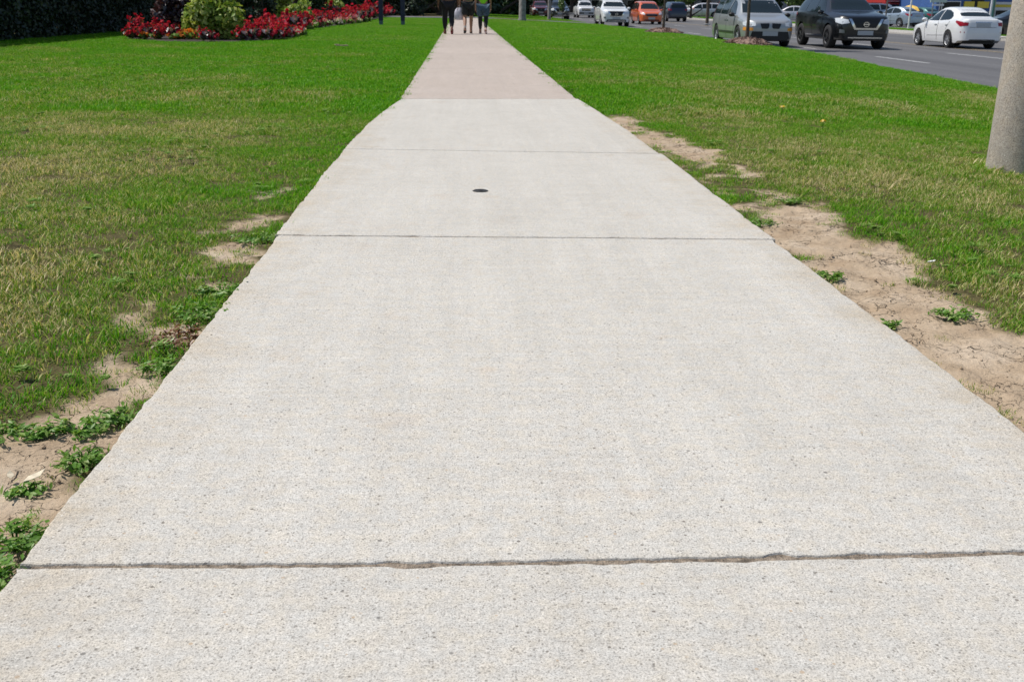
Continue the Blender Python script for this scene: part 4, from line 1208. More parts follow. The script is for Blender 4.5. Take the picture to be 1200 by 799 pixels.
def wheel_parts(root, x, y, r, w, rim_mat, spokes, twin=False):
    s = 1 if y > 0 else -1
    bm = bmesh.new()
    prof = [(r * .66, -w / 2), (r * .93, -w / 2), (r * .985, -w / 2 + .025), (r, -w / 2 + .06), (r, w / 2 - .06), (r * .985, w / 2 - .025), (r * .93, w / 2), (r * .66, w / 2)]
    add_lathe(bm, prof, 28, 'Y', (0, 0, 0))
    wh = bm_obj('wheel', bm, M['tyre'], root, smooth=50, loc=(x, y, r))
    bm = bmesh.new()
    yo = s * (w / 2 - .02)
    add_lathe(bm, [(r * .70, yo), (r * .66, yo + s * .004), (r * .60, yo - s * .02), (r * .58, -yo)], 28, 'Y')
    rr = add_lathe(bm, [(r * .17, yo - s * .03), (r * .17, yo + s * .004), (r * .10, yo + s * .010)], 16, 'Y'); bm.faces.new(rr[-1])
    for k in range(spokes):
        for dlt in ((-.13, .13) if twin else (0,)):
            a = 2 * PI * k / spokes + dlt
            ww = r * (.055 if twin else .10)
            ca, sa = math.cos(a), math.sin(a)
            m4 = Matrix(((ca, 0, -sa), (0, 1, 0), (sa, 0, ca)))
            add_box(bm, ca * r * .39, yo - s * .012, sa * r * .39, r * .52, .022, ww, m4)
    bm_obj('rim', bm, M[rim_mat], wh, smooth=35)
    bm = bmesh.new(); rr = add_lathe(bm, [(r * .44, yo - s * .05), (r * .44, yo - s * .035), (r * .1, yo - s * .034)], 20, 'Y'); bm.faces.new(rr[-1]); bm_obj('brake_disc', bm, M['rim_dark'], wh)
    return wh

def car(name, label, cat, loc, heading, sp, paint_mat, group=None, simple_parts=False):
    t = thing(name, label, cat, loc, heading, group)
    V, F = car_body(sp)
    me_b = mesh_obj('body', V, F, M[paint_mat], t)
    bm = bmesh.new(); bm.from_mesh(me_b.data); bmesh.ops.recalc_face_normals(bm, faces=bm.faces[:]); bm.to_mesh(me_b.data)
    bvh = BVHTree.FromBMesh(bm); bm.free()
    me_b.data.polygons.foreach_set('use_smooth', np.ones(len(me_b.data.polygons), dtype=bool)); me_b.data.set_sharp_from_angle(angle=R(38))
    bm = bmesh.new()
    hw = max(y for _, y in sp['plan'])
    add_box(bm, (sp['xf'] + sp['xr']) / 2, 0, sp['sill'] + .12, (sp['xf'] - sp['xr']) - .5, 2 * hw - .56, .30)
    add_box(bm, (sp['ax_f'] + sp['ax_r']) / 2, 0, sp['sill'] + .04, (sp['ax_f'] - sp['ax_r']) - 2 * sp['wheel_r'] * 1.2, 2 * hw - .16, .10)
    bm_obj('underbody', bm, M['trim'], t)
    for x in (sp['ax_f'], sp['ax_r']):
        for s in (1, -1): wheel_parts(t, x, s * (sp['track'] / 2), sp['wheel_r'], sp.get('tyre_w', .21), sp['rim'], sp['spokes'], sp.get('twin', False))
    def sheet(nm, mat, pts, d, both=False, off=.006, thick=.02, cell=.09, kid=None, parent=None):
        o = bm_obj(nm, conform(bvh, pts, d, off, thick, cell), M[mat], parent or t, smooth=40)
        if both:
            d2 = (d[0], -d[1], d[2]); bm_obj(nm, conform(bvh, mirror(pts), d2, off, thick, cell), M[mat], parent or t, smooth=40)
        return o
    for nm, mat, pts, d, both, off in sp['sheets']:
        o = sheet(nm, mat, pts, d, both, off)
    # mirrors
    mx, my, mz = sp['mirror']
    for s in (1, -1):
        bm = bmesh.new(); bmesh.ops.create_icosphere(bm, subdivisions=2, radius=1, matrix=Matrix.Translation((mx, s * (my + .11), mz)) @ Matrix.Diagonal((.075, .115, .075, 1)))
        add_box(bm, mx + .01, s * (my + .01), mz - .05, .07, .14, .035)
        bm_obj('wing_mirror', bm, M[sp.get('mirror_mat', paint_mat)], t, smooth=50)
    for x in sp['handles']:
        for s in (1, -1):
            z = sp['handle_z']; y = hw * 1.0
            h, nn, i, ds = bvh.ray_cast(Vector((x, s * 3, z)), Vector((0, -s, 0)), 4)
            bm = bmesh.new(); add_box(bm, x, (h.y if h else s * y) + s * .015, z, .19, .035, .035); bmesh.ops.bevel(bm, geom=bm.edges[:], offset=.01, segments=2, affect='EDGES')
            bm_obj('door_handle', bm, M[sp.get('handle_mat', paint_mat)], t)
    for nm, mat, parts in sp.get('solids', []):
        bm = bmesh.new()
        for b in parts: add_box(bm, *b)
        bm_obj(nm, bm, M[mat], t)
    if 'emblem' in sp:
        ex, ez = sp['emblem']
        h, nn, i, ds = bvh.ray_cast(Vector((ex + 1, 0, ez)), Vector((-1, 0, 0)), 3)
        bm = bmesh.new(); bx = h.x + .03
        n = 24
        for k in range(n):
            a = 2 * PI * k / n
            add_box(bm, bx, .085 * math.cos(a), ez + .072 * math.sin(a), .02, .025, .022, Matrix.Rotation(a, 3, 'X'))
        add_box(bm, bx + .003, 0, ez, .024, .21, .036)
        bm_obj('emblem', bm, M['chrome'], t)
    return t

def seam(x0, z0, x1, z1, w=.011):
    return [(x0 - w, .9, z0), (x0 + w, .9, z0), (x1 + w, .9, z1), (x1 - w, .9, z1)]
def plate(x, z): return [(x, -.26, z - .07), (x, .26, z - .07), (x, .26, z + .07), (x, -.26, z + .07)]

# --- three box saloon
SEDAN = dict(xf=2.185, xr=-2.185, ax_f=1.335, ax_r=-1.235, wheel_r=.31, sill=.20, nose_z=.24, tail_z=.30, track=1.50, rim='rim', spokes=7, twin=True,
    top=[(2.185, .60), (2.15, .68), (2.05, .745), (1.85, .80), (1.35, .90), (1.05, .95), (.85, 1.03), (.2, 1.36), (-.1, 1.435), (-.4, 1.452), (-.75, 1.435), (-1.05, 1.37), (-1.6, 1.12), (-1.74, 1.075), (-1.95, 1.065), (-2.08, 1.045), (-2.13, .98), (-2.165, .78), (-2.185, .62)],
    belt=[(2.185, .56), (2.0, .68), (1.35, .82), (.8, .88), (0, .91), (-.9, .955), (-1.5, .985), (-1.9, .98), (-2.08, .95), (-2.185, .58)],
    plan=[(2.185, .52), (2.14, .64), (2.02, .75), (1.8, .82), (1.3, .85), (0, .855), (-1.3, .855), (-1.75, .835), (-2.0, .78), (-2.12, .70), (-2.185, .60)],
    roofw=[(2.185, .48), (1.9, .66), (1.1, .70), (.2, .57), (-.3, .55), (-.9, .545), (-1.55, .60), (-1.8, .64), (-2.185, .52)],
    mirror=(.72, .80, .98), handles=(-.12, -1.02), handle_z=.83,
    sheets=[('windscreen', 'glass', [(1, -.62, 1.0), (1, .62, 1.0), (.3, .50, 1.37), (.3, -.50, 1.37)], (-1, 0, 0), False, .006),
            ('rear_window', 'glass', [(-1.6, -.55, 1.125), (-1.6, .55, 1.125), (-1, .50, 1.345), (-1, -.50, 1.345)], (1, 0, 0), False, .006),
            ('side_window', 'glass', [(.74, .7, .955), (.50, .7, 1.12), (.12, .7, 1.30), (-.25, .7, 1.352), (-.28, .7, .96)], SIDE_L, True, .006),
            ('side_window', 'glass', [(-.34, .7, .965), (-.31, .7, 1.355), (-.66, .7, 1.335), (-.98, .7, 1.25), (-1.20, .7, 1.12), (-1.22, .7, 1.03), (-1.1, .7, .995)], SIDE_L, True, .006),
            ('headlight', 'lamp', [(2.1, .45, .60), (1.95, .72, .64), (1.62, .84, .76), (1.72, .8, .80), (2.0, .62, .74), (2.12, .45, .69)], (-.75, -.66, 0), True, .008),
            ('tail_light', 'red_lens', [(-2.10, .50, .80), (-1.98, .78, .78), (-1.68, .83, .93), (-1.72, .8, .98), (-2.0, .72, .94), (-2.1, .5, .91)], (.66, -.75, 0), True, .010),
            ('grille', 'grille', [(2.18, -.42, .50), (2.18, .42, .50), (2.18, .46, .58), (2.18, -.46, .58)], (-1, 0, 0), False, .008),
            ('number_plate', 'plate', plate(-2.2, .83), (1, 0, 0), False, .012),
            ('boot_garnish', 'chrome', [(-2.2, -.30, .915), (-2.2, .30, .915), (-2.2, .30, .94), (-2.2, -.30, .94)], (1, 0, 0), False, .012),
            ('bumper_lower', 'trim', [(-2.2, -.50, .305), (-2.2, .50, .305), (-2.2, .45, .335), (-2.2, -.45, .335)], (1, 0, 0), False, .006),
            ('reflector', 'red_lens', [(-2.12, .62, .56), (-2.0, .74, .56), (-2.0, .75, .605), (-2.12, .64, .60)], (.8, -.6, 0), True, .008),
            ('door_seam', 'trim', seam(-.30, .28, -.30, .93), SIDE_L, True, .003), ('door_seam', 'trim', seam(.72, .28, .80, .86), SIDE_L, True, .003), ('door_seam', 'trim', seam(-1.0, .66, -1.22, .95), SIDE_L, True, .003),
            ('side_crease', 'trim', [(.55, .9, .405), (-.85, .9, .44), (-.85, .9, .452), (.55, .9, .417)], SIDE_L, True, .002),
            ('boot_seam', 'trim', [(-2.2, -.50, .745), (-2.2, .50, .745), (-2.2, .50, .757), (-2.2, -.50, .757)], (1, 0, 0), False, .003)])

# --- large sport utility
SUV = dict(xf=2.5, xr=-2.5, ax_f=1.52, ax_r=-1.38, wheel_r=.385, sill=.30, nose_z=.30, tail_z=.40, track=1.68, tyre_w=.25, rim='rim', spokes=5, twin=True,
    top=[(2.5, .84), (2.475, .96), (2.4, 1.04), (2.2, 1.10), (1.6, 1.19), (1.28, 1.23), (1.1, 1.30), (.55, 1.62), (.25, 1.72), (-.2, 1.765), (-.9, 1.765), (-1.7, 1.73), (-2.05, 1.68), (-2.2, 1.60), (-2.36, 1.28), (-2.44, 1.05), (-2.48, .85), (-2.5, .66)],
    belt=[(2.5, .80), (2.3, .95), (1.6, 1.05), (1.1, 1.10), (0, 1.13), (-1.2, 1.16), (-2.0, 1.18), (-2.4, 1.10), (-2.5, .60)],
    plan=[(2.5, .62), (2.46, .74), (2.35, .84), (2.1, .92), (1.5, .965), (0, .97), (-1.5, .965), (-2.1, .93), (-2.35, .87), (-2.46, .80), (-2.5, .70)],
    roofw=[(2.5, .58), (2.2, .80), (1.3, .82), (.5, .66), (-.2, .645), (-1.6, .635), (-2.1, .64), (-2.4, .70), (-2.5, .60)],
    mirror=(.92, .93, 1.17), handles=(-.05, -1.02), handle_z=.99, emblem=(2.5, .80),
    sheets=[('windscreen', 'glass', [(1, -.74, 1.27), (1, .74, 1.27), (.4, .59, 1.655), (.4, -.59, 1.655)], (-1, 0, 0), False, .006),
            ('rear_window', 'glass', [(-2.4, -.62, 1.22), (-2.4, .62, 1.22), (-2.2, .57, 1.58), (-2.2, -.57, 1.58)], (1, 0, 0), False, .006),
            ('side_window', 'glass', [(.92, .8, 1.165), (.42, .8, 1.55), (.12, .8, 1.63), (-.05, .8, 1.64), (-.08, .8, 1.17)], SIDE_L, True, .006),
            ('side_window', 'glass', [(-.16, .8, 1.175), (-.13, .8, 1.645), (-.98, .8, 1.645), (-1.06, .8, 1.19)], SIDE_L, True, .006),
            ('side_window', 'glass', [(-1.14, .8, 1.20), (-1.08, .8, 1.64), (-1.75, .8, 1.60), (-2.02, .8, 1.36), (-1.98, .8, 1.24)], SIDE_L, True, .006),
            ('headlight', 'lamp', [(2.42, .50, .84), (2.3, .72, .80), (2.08, .88, .86), (2.0, .90, .99), (2.2, .80, 1.0), (2.42, .58, .95)], (-.82, -.57, 0), True, .010),
            ('grille', 'grille', [(2.5, -.50, .98), (2.5, -.33, .68), (2.5, .33, .68), (2.5, .50, .98)], (-1, 0, 0), False, .008),
            ('grille_trim', 'chrome', [(2.5, -.59, .98), (2.5, -.39, .63), (2.5, .39, .63), (2.5, .59, .98), (2.5, .50, .98), (2.5, .335, .685), (2.5, -.335, .685), (2.5, -.50, .98)], (-1, 0, 0), False, .022),
            ('number_plate', 'plate', plate(2.5, .53), (-1, 0, 0), False, .022),
            ('bumper_lower', 'trim', [(2.5, -.70, .32), (2.5, .70, .32), (2.5, .62, .46), (2.5, -.62, .46)], (-1, 0, 0), False, .008),
            ('skid_trim', 'chrome', [(2.5, -.58, .355), (2.5, .58, .355), (2.5, .58, .39), (2.5, -.58, .39)], (-1, 0, 0), False, .026),
            ('fog_light', 'lamp_dark', [(2.4, .64, .52), (2.3, .80, .52), (2.3, .80, .64), (2.4, .66, .62)], (-.85, -.52, 0), True, .010),
            ('tail_light', 'red_lens', [(-2.46, .62, .98), (-2.36, .82, .96), (-2.1, .92, 1.08), (-2.16, .88, 1.16), (-2.42, .64, 1.12)], (.7, -.7, 0), True, .010),
            ('sill_trim', 'chrome', [(.95, .97, .395), (-.80, .97, .395), (-.80, .97, .43), (.95, .97, .43)], SIDE_L, True, .008),
            ('door_seam', 'trim', seam(-.12, .38, -.12, 1.12), SIDE_L, True, .003), ('door_seam', 'trim', seam(.85, .38, .92, 1.05), SIDE_L, True, .003), ('door_seam', 'trim', seam(-.98, .82, -1.1, 1.13), SIDE_L, True, .003)],
    solids=[('roof_rail', 'trim', [(-.75, .60, 1.80, 2.0, .04, .035), (-.75, -.60, 1.80, 2.0, .04, .035), (.2, .60, 1.77, .05, .04, .06), (.2, -.60, 1.77, .05, .04, .06), (-1.7, .60, 1.755, .05, .04, .07), (-1.7, -.60, 1.755, .05, .04, .07)])])

# --- minivan with two nostril grilles
VAN = dict(xf=2.5, xr=-2.5, ax_f=1.55, ax_r=-1.50, wheel_r=.34, sill=.23, nose_z=.24, tail_z=.34, track=1.58, rim='rim', spokes=5,
    top=[(2.5, .70), (2.47, .80), (2.38, .87), (2.2, .925), (1.75, 1.02), (1.52, 1.07), (1.35, 1.15), (.72, 1.53), (.42, 1.64), (.0, 1.70), (-.8, 1.72), (-1.8, 1.70), (-2.15, 1.66), (-2.28, 1.56), (-2.4, 1.2), (-2.46, .9), (-2.5, .62)],
    belt=[(2.5, .66), (2.3, .80), (1.8, .92), (1.3, .98), (.5, 1.0), (-1.2, 1.02), (-2.1, 1.03), (-2.4, .95), (-2.5, .56)],
    plan=[(2.5, .56), (2.46, .68), (2.34, .78), (2.1, .86), (1.5, .905), (0, .915), (-1.6, .91), (-2.2, .89), (-2.4, .85), (-2.47, .79), (-2.5, .70)],
    roofw=[(2.5, .50), (2.2, .72), (1.5, .78), (.6, .64), (0, .625), (-1.7, .62), (-2.2, .64), (-2.5, .62)],
    mirror=(1.02, .88, 1.05), mirror_mat='trim', handles=(.10, -.22), handle_z=.87,
    sheets=[('windscreen', 'glass', [(1.3, -.70, 1.12), (1.3, .70, 1.12), (.6, .57, 1.60), (.6, -.57, 1.60)], (-1, 0, 0), False, .006),
            ('rear_window', 'glass', [(-2.4, -.68, 1.08), (-2.4, .68, 1.08), (-2.2, .60, 1.56), (-2.2, -.60, 1.56)], (1, 0, 0), False, .006),
            ('side_window', 'glass', [(1.05, .8, 1.055), (.62, .8, 1.40), (.42, .8, 1.50), (.10, .8, 1.56), (.0, .8, 1.05)], SIDE_L, True, .006),
            ('side_window', 'glass', [(-.08, .8, 1.05), (.0, .8, 1.57), (-1.10, .8, 1.59), (-1.12, .8, 1.065)], SIDE_L, True, .006),
            ('side_window', 'glass', [(-1.20, .8, 1.065), (-1.18, .8, 1.59), (-2.05, .8, 1.56), (-2.18, .8, 1.08)], SIDE_L, True, .006),
            ('headlight', 'lamp', [(2.42, .46, .70), (2.3, .70, .68), (2.05, .82, .72), (2.0, .83, .82), (2.25, .68, .83), (2.42, .48, .80)], (-.82, -.57, 0), True, .010),
            ('turn_signal', 'amber', [(2.42, .54, .545), (2.28, .74, .545), (2.12, .83, .55), (2.12, .83, .655), (2.28, .73, .655), (2.42, .54, .64)], (-.82, -.57, 0), True, .012),
            ('grille', 'grille', [(2.5, .05, .66), (2.5, .10, .61), (2.5, .30, .61), (2.5, .36, .78), (2.5, .05, .79)], (-1, 0, 0), True, .012),
            ('number_plate', 'plate', plate(2.5, .45), (-1, 0, 0), False, .022),
            ('bumper_lower', 'trim', [(2.5, -.70, .24), (2.5, .70, .24), (2.5, .62, .52), (2.5, -.62, .52)], (-1, 0, 0), False, .010),
            ('tail_light', 'red_lens', [(-2.48, .66, .80), (-2.4, .84, .80), (-2.26, .87, 1.5), (-2.36, .70, 1.5)], (.8, -.6, 0), True, .010),
            ('side_moulding', 'rim_dark', [(1.08, .92, .42), (-1.05, .92, .42), (-1.05, .92, .50), (1.08, .92, .50)], SIDE_L, True, .010),
            ('door_seam', 'trim', seam(-.04, .30, -.04, 1.0), SIDE_L, True, .003), ('door_seam', 'trim', seam(1.0, .30, 1.06, .97), SIDE_L, True, .003), ('door_seam', 'trim', seam(-1.14, .82, -1.16, 1.02), SIDE_L, True, .003)])
M['lamp_lit'] = M['lamp']

VAN2 = dict(VAN); VAN2['mirror_mat'] = 'orange_paint'
VAN2['sheets'] = [s for s in VAN['sheets'] if s[0] not in ('grille', 'turn_signal', 'headlight', 'bumper_lower', 'side_moulding')] + [
    ('headlight', 'lamp', [(2.42, .48, .72), (2.3, .70, .72), (2.0, .84, .82), (1.9, .85, .92), (2.2, .72, .90), (2.42, .52, .82)], (-.82, -.57, 0), True, .010),
    ('grille', 'grille', [(2.5, -.50, .74), (2.5, -.40, .60), (2.5, .40, .60), (2.5, .50, .74)], (-1, 0, 0), False, .012),
    ('badge_bar', 'chrome', [(2.5, -.36, .755), (2.5, .36, .755), (2.5, .36, .785), (2.5, -.36, .785)], (-1, 0, 0), False, .014),
    ('lower_intake', 'trim', [(2.5, -.60, .27), (2.5, .60, .27), (2.5, .52, .36), (2.5, -.52, .36)], (-1, 0, 0), False, .010)]
# --- pickup truck
PICKUP = dict(SUV); PICKUP.update(xr=-2.9, ax_r=-1.75,
    top=[(2.5, .90), (2.475, 1.02), (2.4, 1.10), (2.2, 1.16), (1.6, 1.22), (1.28, 1.25), (1.1, 1.33), (.55, 1.68), (.25, 1.80), (-.2, 1.85), (-.7, 1.84), (-.95, 1.78), (-1.08, 1.3), (-1.14, 1.20), (-2.7, 1.20), (-2.82, 1.17), (-2.88, .9), (-2.9, .68)],
    belt=[(2.5, .84), (2.3, 1.0), (1.6, 1.08), (1.1, 1.12), (0, 1.14), (-1.2, 1.15), (-2.6, 1.15), (-2.8, 1.1), (-2.9, .62)],
    plan=[(2.5, .70), (2.46, .80), (2.35, .88), (2.1, .94), (1.5, .965), (0, .97), (-1.5, .965), (-2.6, .96), (-2.82, .93), (-2.9, .88)],
    roofw=[(2.5, .62), (2.2, .82), (1.3, .84), (.5, .68), (-.2, .66), (-.9, .66), (-1.15, .86), (-2.9, .84)], handles=(-.05, -.75), solids=[])
PICKUP.pop('emblem')
PICKUP['sheets'] = [('windscreen', 'glass', [(1, -.76, 1.30), (1, .76, 1.30), (.4, .61, 1.74), (.4, -.61, 1.74)], (-1, 0, 0), False, .006),
    ('side_window', 'glass', [(.92, .8, 1.18), (.42, .8, 1.60), (.12, .8, 1.70), (.0, .8, 1.71), (-.03, .8, 1.18)], SIDE_L, True, .006),
    ('side_window', 'glass', [(-.11, .8, 1.18), (-.08, .8, 1.71), (-.72, .8, 1.70), (-.82, .8, 1.19)], SIDE_L, True, .006),
    ('headlight', 'lamp', [(2.42, .56, .84), (2.3, .80, .84), (2.16, .90, .86), (2.16, .90, 1.0), (2.3, .80, 1.02), (2.42, .58, 1.0)], (-.82, -.57, 0), True, .010),
    ('grille', 'grille', [(2.5, -.52, 1.0), (2.5, -.50, .74), (2.5, .50, .74), (2.5, .52, 1.0)], (-1, 0, 0), False, .010),
    ('grille_trim', 'chrome', [(2.5, -.52, .85), (2.5, .52, .85), (2.5, .52, .90), (2.5, -.52, .90)], (-1, 0, 0), False, .022),
    ('bumper', 'rim_dark', [(2.5, -.80, .40), (2.5, .80, .40), (2.5, .80, .60), (2.5, -.80, .60)], (-1, 0, 0), False, .03),
    ('number_plate', 'plate', plate(2.5, .50), (-1, 0, 0), False, .05)]
# far saloons seen from the front get a plate there too
paint('silver_paint', (.36, .375, .38), .35, .33)
M['black_paint'] = simple('black_paint', (.004, .0045, .005), .3, .0, noise=.03, scale=3, coat=.7, spec=.4)
paint('white_paint', (.78, .79, .79), .0, .35)
paint('orange_paint', (.72, .13, .025), .15, .35)
paint('navy_paint_car', (.012, .018, .045), .3, .3)
paint('maroon_paint', (.13, .018, .02), .3, .3)
paint('graphite_paint', (.03, .033, .038), .3, .3)
paint('pale_silver_paint', (.60, .60, .64), .3, .3)
paint('blue_silver_paint', (.34, .42, .50), .4, .3)
paint('red_paint', (.42, .02, .02), .1, .3)
paint('teal_paint', (.03, .13, .12), .3, .3)

def ground_car(u, v, z=None): return px(u, v, Z_ROAD if z is None else z)
TOWARD, AWAY = -PI / 2, PI / 2
def drive(u_near_front, v, sp, side, heading, **kw):
    """centre of a car from the pixel where its nearer front (or rear) wheel stands on the road"""
    p = px(u_near_front, v, Z_ROAD)
    return p
# queue coming towards us
p = px(862, 53.4, Z_ROAD); BLK = dict(SUV); BLK['rim'] = 'rim_dark'
car('minivan', 'silver minivan with twin dark nostril grilles and amber turn signals', 'minivan', (p.x + .79 - .1, p.y + 1.55 - .9, Z_ROAD), TOWARD, VAN, 'silver_paint').scale = (1.03,) * 3
p = px(975, 55.6, Z_ROAD)
car('suv', 'glossy black suv with chrome edged grille in the lane beside the silver minivan', 'suv', (p.x + .42, p.y + 1.52 - .9, Z_ROAD), TOWARD, BLK, 'black_paint').scale = (1.03,) * 3
p = px(706, 31.0, Z_ROAD)
car('suv', 'white suv with dark grille leading the white and orange pair', 'suv', (p.x + .72, p.y + 1.0, Z_ROAD), TOWARD, SUV, 'white_paint')
p = px(748, 28.6, Z_ROAD)
car('minivan', 'bright orange minivan beside the white suv', 'minivan', (p.x + .80, p.y + 1.2, Z_ROAD), TOWARD, VAN2, 'orange_paint')
p = px(655, 22.6, Z_ROAD)
car('suv', 'black suv with headlights on behind the thin grey pole', 'suv', (p.x - .1, p.y, Z_ROAD), TOWARD, SUV, 'graphite_paint')
p = px(684, 21.0, Z_ROAD)
car('pickup_truck', 'white pickup truck in the queue beyond the sapling', 'pickup', (p.x, p.y, Z_ROAD), TOWARD, PICKUP, 'white_paint')
p = px(634, 20.6, Z_ROAD)
car('suv', 'dark red suv partly hidden by the thin grey pole', 'suv', (p.x - .2, p.y, Z_ROAD), TOWARD, SUV, 'maroon_paint')
# going away
p = px(1114, 56.6, Z_ROAD)
car('sedan', 'white four door saloon with red tail lights driving away', 'car', (p.x + .66, p.y + 1.235, Z_ROAD), AWAY, SEDAN, 'white_paint')
p = px(788, 25.4, Z_ROAD); 
car('suv', 'dark navy suv driving away beside the slim street tree', 'suv', (p.x, p.y, Z_ROAD), AWAY, SUV, 'navy_paint_car')
Z_LOT = Z_KERB - .02
def lot(label, u, v, sp, pm, head, cat='car', name='sedan', z=None):
    z = Z_LOT if z is None else z
    p = px(u, v, z); car(name, label, cat, (p.x, p.y, z), head, sp, pm)
lot('black saloon at the far kerb behind the white saloon and lamp post', 1192, 45.5, SEDAN, 'black_paint', PI * .96)
lot('pale silver saloon parked beyond the silver minivan, behind its roof', 925, 26, SEDAN, 'pale_silver_paint', PI * .9)
lot('pale silver minivan parked between the slim tree and the silver minivan', 822, 21, VAN2, 'pale_silver_paint', PI * .93, 'minivan', 'minivan')
lot('white saloon parked on the lot beside the dark navy suv', 808, 20, SEDAN, 'white_paint', PI * .3)
lot('grey blue saloon parked beside the black suv on the far lot', 1049, 31.5, SEDAN, 'blue_silver_paint', PI * .62)
lot('dark teal saloon parked by the yellow parasol', 1076, 31.0, SEDAN, 'teal_paint', PI * .60)
lot('silver suv parked far behind the black suv', 1012, 27.5, SUV, 'blue_silver_paint', PI, 'suv', 'suv')
# tail of the queue, left of the road's vanishing point
lot('white saloon far back in the queue beside the stout grey pole', 600, 17.5, SEDAN, 'white_paint', TOWARD - .1, z=-.4)
lot('light blue saloon far back in the queue past the stout grey pole', 624, 18.4, SEDAN, 'blue_silver_paint', TOWARD - .1, z=-.4)
lot('tiny red saloon at the far end of the queue', 588, 15.2, SEDAN, 'red_paint', TOWARD - .1, z=-.4)
lot('graphite suv far back in the queue behind the stout grey pole', 606, 16.6, SUV, 'graphite_paint', TOWARD - .1, 'suv', 'suv', z=-.4)

# ------------------------------------------------------------------ far side: shops, parasol, signs, trees
def brick(nm, mat, b, par):
    bm = bmesh.new(); add_box(bm, *b); return bm_obj(nm, bm, M[mat], par)
M['stucco_blue'] = simple('blue_cladding', (.05, .12, .32), .6, noise=.1)
M['stucco_cream'] = simple('cream_wall', (.62, .58, .50), .8, noise=.1)
M['stucco_grey'] = simple('grey_wall', (.33, .35, .38), .8, noise=.1)
M['yellow_panel'] = simple('yellow_panel', (.78, .60, .06), .5, noise=.06)
M['white_panel'] = simple('white_panel', (.76, .76, .74), .5, noise=.05)
M['red_panel'] = simple('red_panel', (.42, .025, .02), .6, noise=.15)
M['roof_dark'] = simple('roof_felt', (.10, .10, .11), .9)
M['canvas_yellow'] = simple('yellow_canvas', (.78, .50, .10), .8, noise=.08)
M['sign_green'] = simple('pale_green_sign', (.55, .66, .58), .5)
def shop(label, u0, u1, dist, h, wall, panels, seed, depth=9.0):
    a = px_at(u0, 14, dist); b = px_at(u1, 14, dist); w = b.x - a.x
    t = thing('shop', label, 'building', ((a.x + b.x) / 2, dist, Z_LOT))
    rg = random.Random(seed)
    brick('wall', wall, (0, depth / 2, h / 2 - .1, w, depth, h + .2), t)
    brick('roof', 'roof_dark', (0, depth / 2, h + .06, w + .5, depth + .5, .12), t)
    n = max(2, int(w / 2.4))
    for k in range(n):
        x = -w / 2 + (k + .5) * w / n; ww = w / n * .78
        if k == n // 2:
            d = brick('door', 'trim', (x, -.02, 1.08, 1.1, .08, 2.16), t); brick('pane', 'glass', (x, -.07, 1.15, .9, .03, 1.8), d); brick('handle', 'steel', (x + .36, -.10, 1.05, .03, .05, .35), d)
        else:
            f = brick('window', 'white_panel', (x, -.015, 1.25, ww, .07, 1.5), t); brick('pane', 'glass', (x, -.06, 1.25, ww - .16, .04, 1.34), f); brick('sill', 'white_panel', (x, -.08, .47, ww + .1, .2, .07), f)
    for (x0, x1, z0, z1, mt) in panels:
        brick('fascia_panel', mt, ((x0 + x1) / 2 * w - w / 2, -.10, (z0 + z1) / 2, (x1 - x0) * w, .16, z1 - z0), t)
    return t
shop('blue fronted shop with two yellow panels beyond the white saloon', 1096, 1160, 92, 3.4, 'stucco_blue', [(.50, .68, 1.45, 1.98, 'yellow_panel'), (.74, .95, 1.45, 1.98, 'yellow_panel'), (.55, 1.0, .9, 1.2, 'stucco_grey')], 1)
shop('cream shop with a long yellow and white band behind the lamp post', 1162, 1262, 96, 3.6, 'stucco_cream', [(.0, 1.0, 1.55, 1.78, 'yellow_panel'), (.0, 1.0, 1.79, 2.0, 'white_panel'), (.0, 1.0, 1.28, 1.54, 'white_panel'), (0, 1, 2.02, 2.7, 'stucco_blue')], 2)
shop('low red roofed kiosk behind the yellow parasol', 1036, 1074, 100, 2.9, 'red_panel', [(.0, 1.0, 1.7, 1.95, 'red_panel'), (.15, .85, 1.78, 1.88, 'white_panel')], 3)
shop('long grey brick shop behind the parked cars', 690, 960, 150, 4.4, 'stucco_grey', [(0, 1, 3.0, 3.7, 'stucco_cream')], 4)

p = px(1066, 33, Z_LOT)
t = thing('parasol', 'yellow patio parasol standing before the red roofed kiosk', 'parasol', (px_at(1066, 20, 84).x, 84, Z_LOT))
bm = bmesh.new(); add_tube(bm, [(0, 0, 0), (0, 0, 2.0)], [.03, .03], 8); bm_obj('pole', bm, M['steel'], t)
bm = bmesh.new(); add_lathe(bm, [(1.15, 1.05), (1.13, 1.15), (.75, 1.36), (.3, 1.52), (.03, 1.60)], 8); bm_obj('canopy', bm, M['canvas_yellow'], t)
bm = bmesh.new(); rr = add_lathe(bm, [(.3, 0), (.28, .08), (.05, .10)], 16); bm.faces.new(rr[-1]); bm_obj('base', bm, M['curb'], t)
def lampstick(label, u, dist, r_, h, mat, lean=0):
    q = px_at(u, 20, dist)
    t = thing('flag_pole', label, 'pole', (q.x, dist, Z_LOT))
    bm = bmesh.new(); add_tube(bm, [(0, 0, -.05), (0, 0, h * .5), (lean, 0, h)], [r_, r_ * .9, r_ * .7], 10); bm_obj('shaft', bm, M[mat], t, smooth=40)
    bm = bmesh.new(); rr = add_lathe(bm, [(r_ * 2.2, 0), (r_ * 2.2, .05), (r_ * 1.2, .08)], 12); bm.faces.new(rr[-1]); bm_obj('base_plate', bm, M['steel'], t)
lampstick('white slender pole beside the yellow parasol', 1066, 70, .06, 6, 'white_panel')
lampstick('pale slender pole by the corner of the cream shop', 1160, 72, .07, 6, 'white_panel')
lampstick('dark green slender pole beside the cream shop corner', 1163, 74, .10, 6, 'teal_paint')
lampstick('thin dark trunk like pole between the parked silver cars', 829, 78, .12, 6, 'bark')
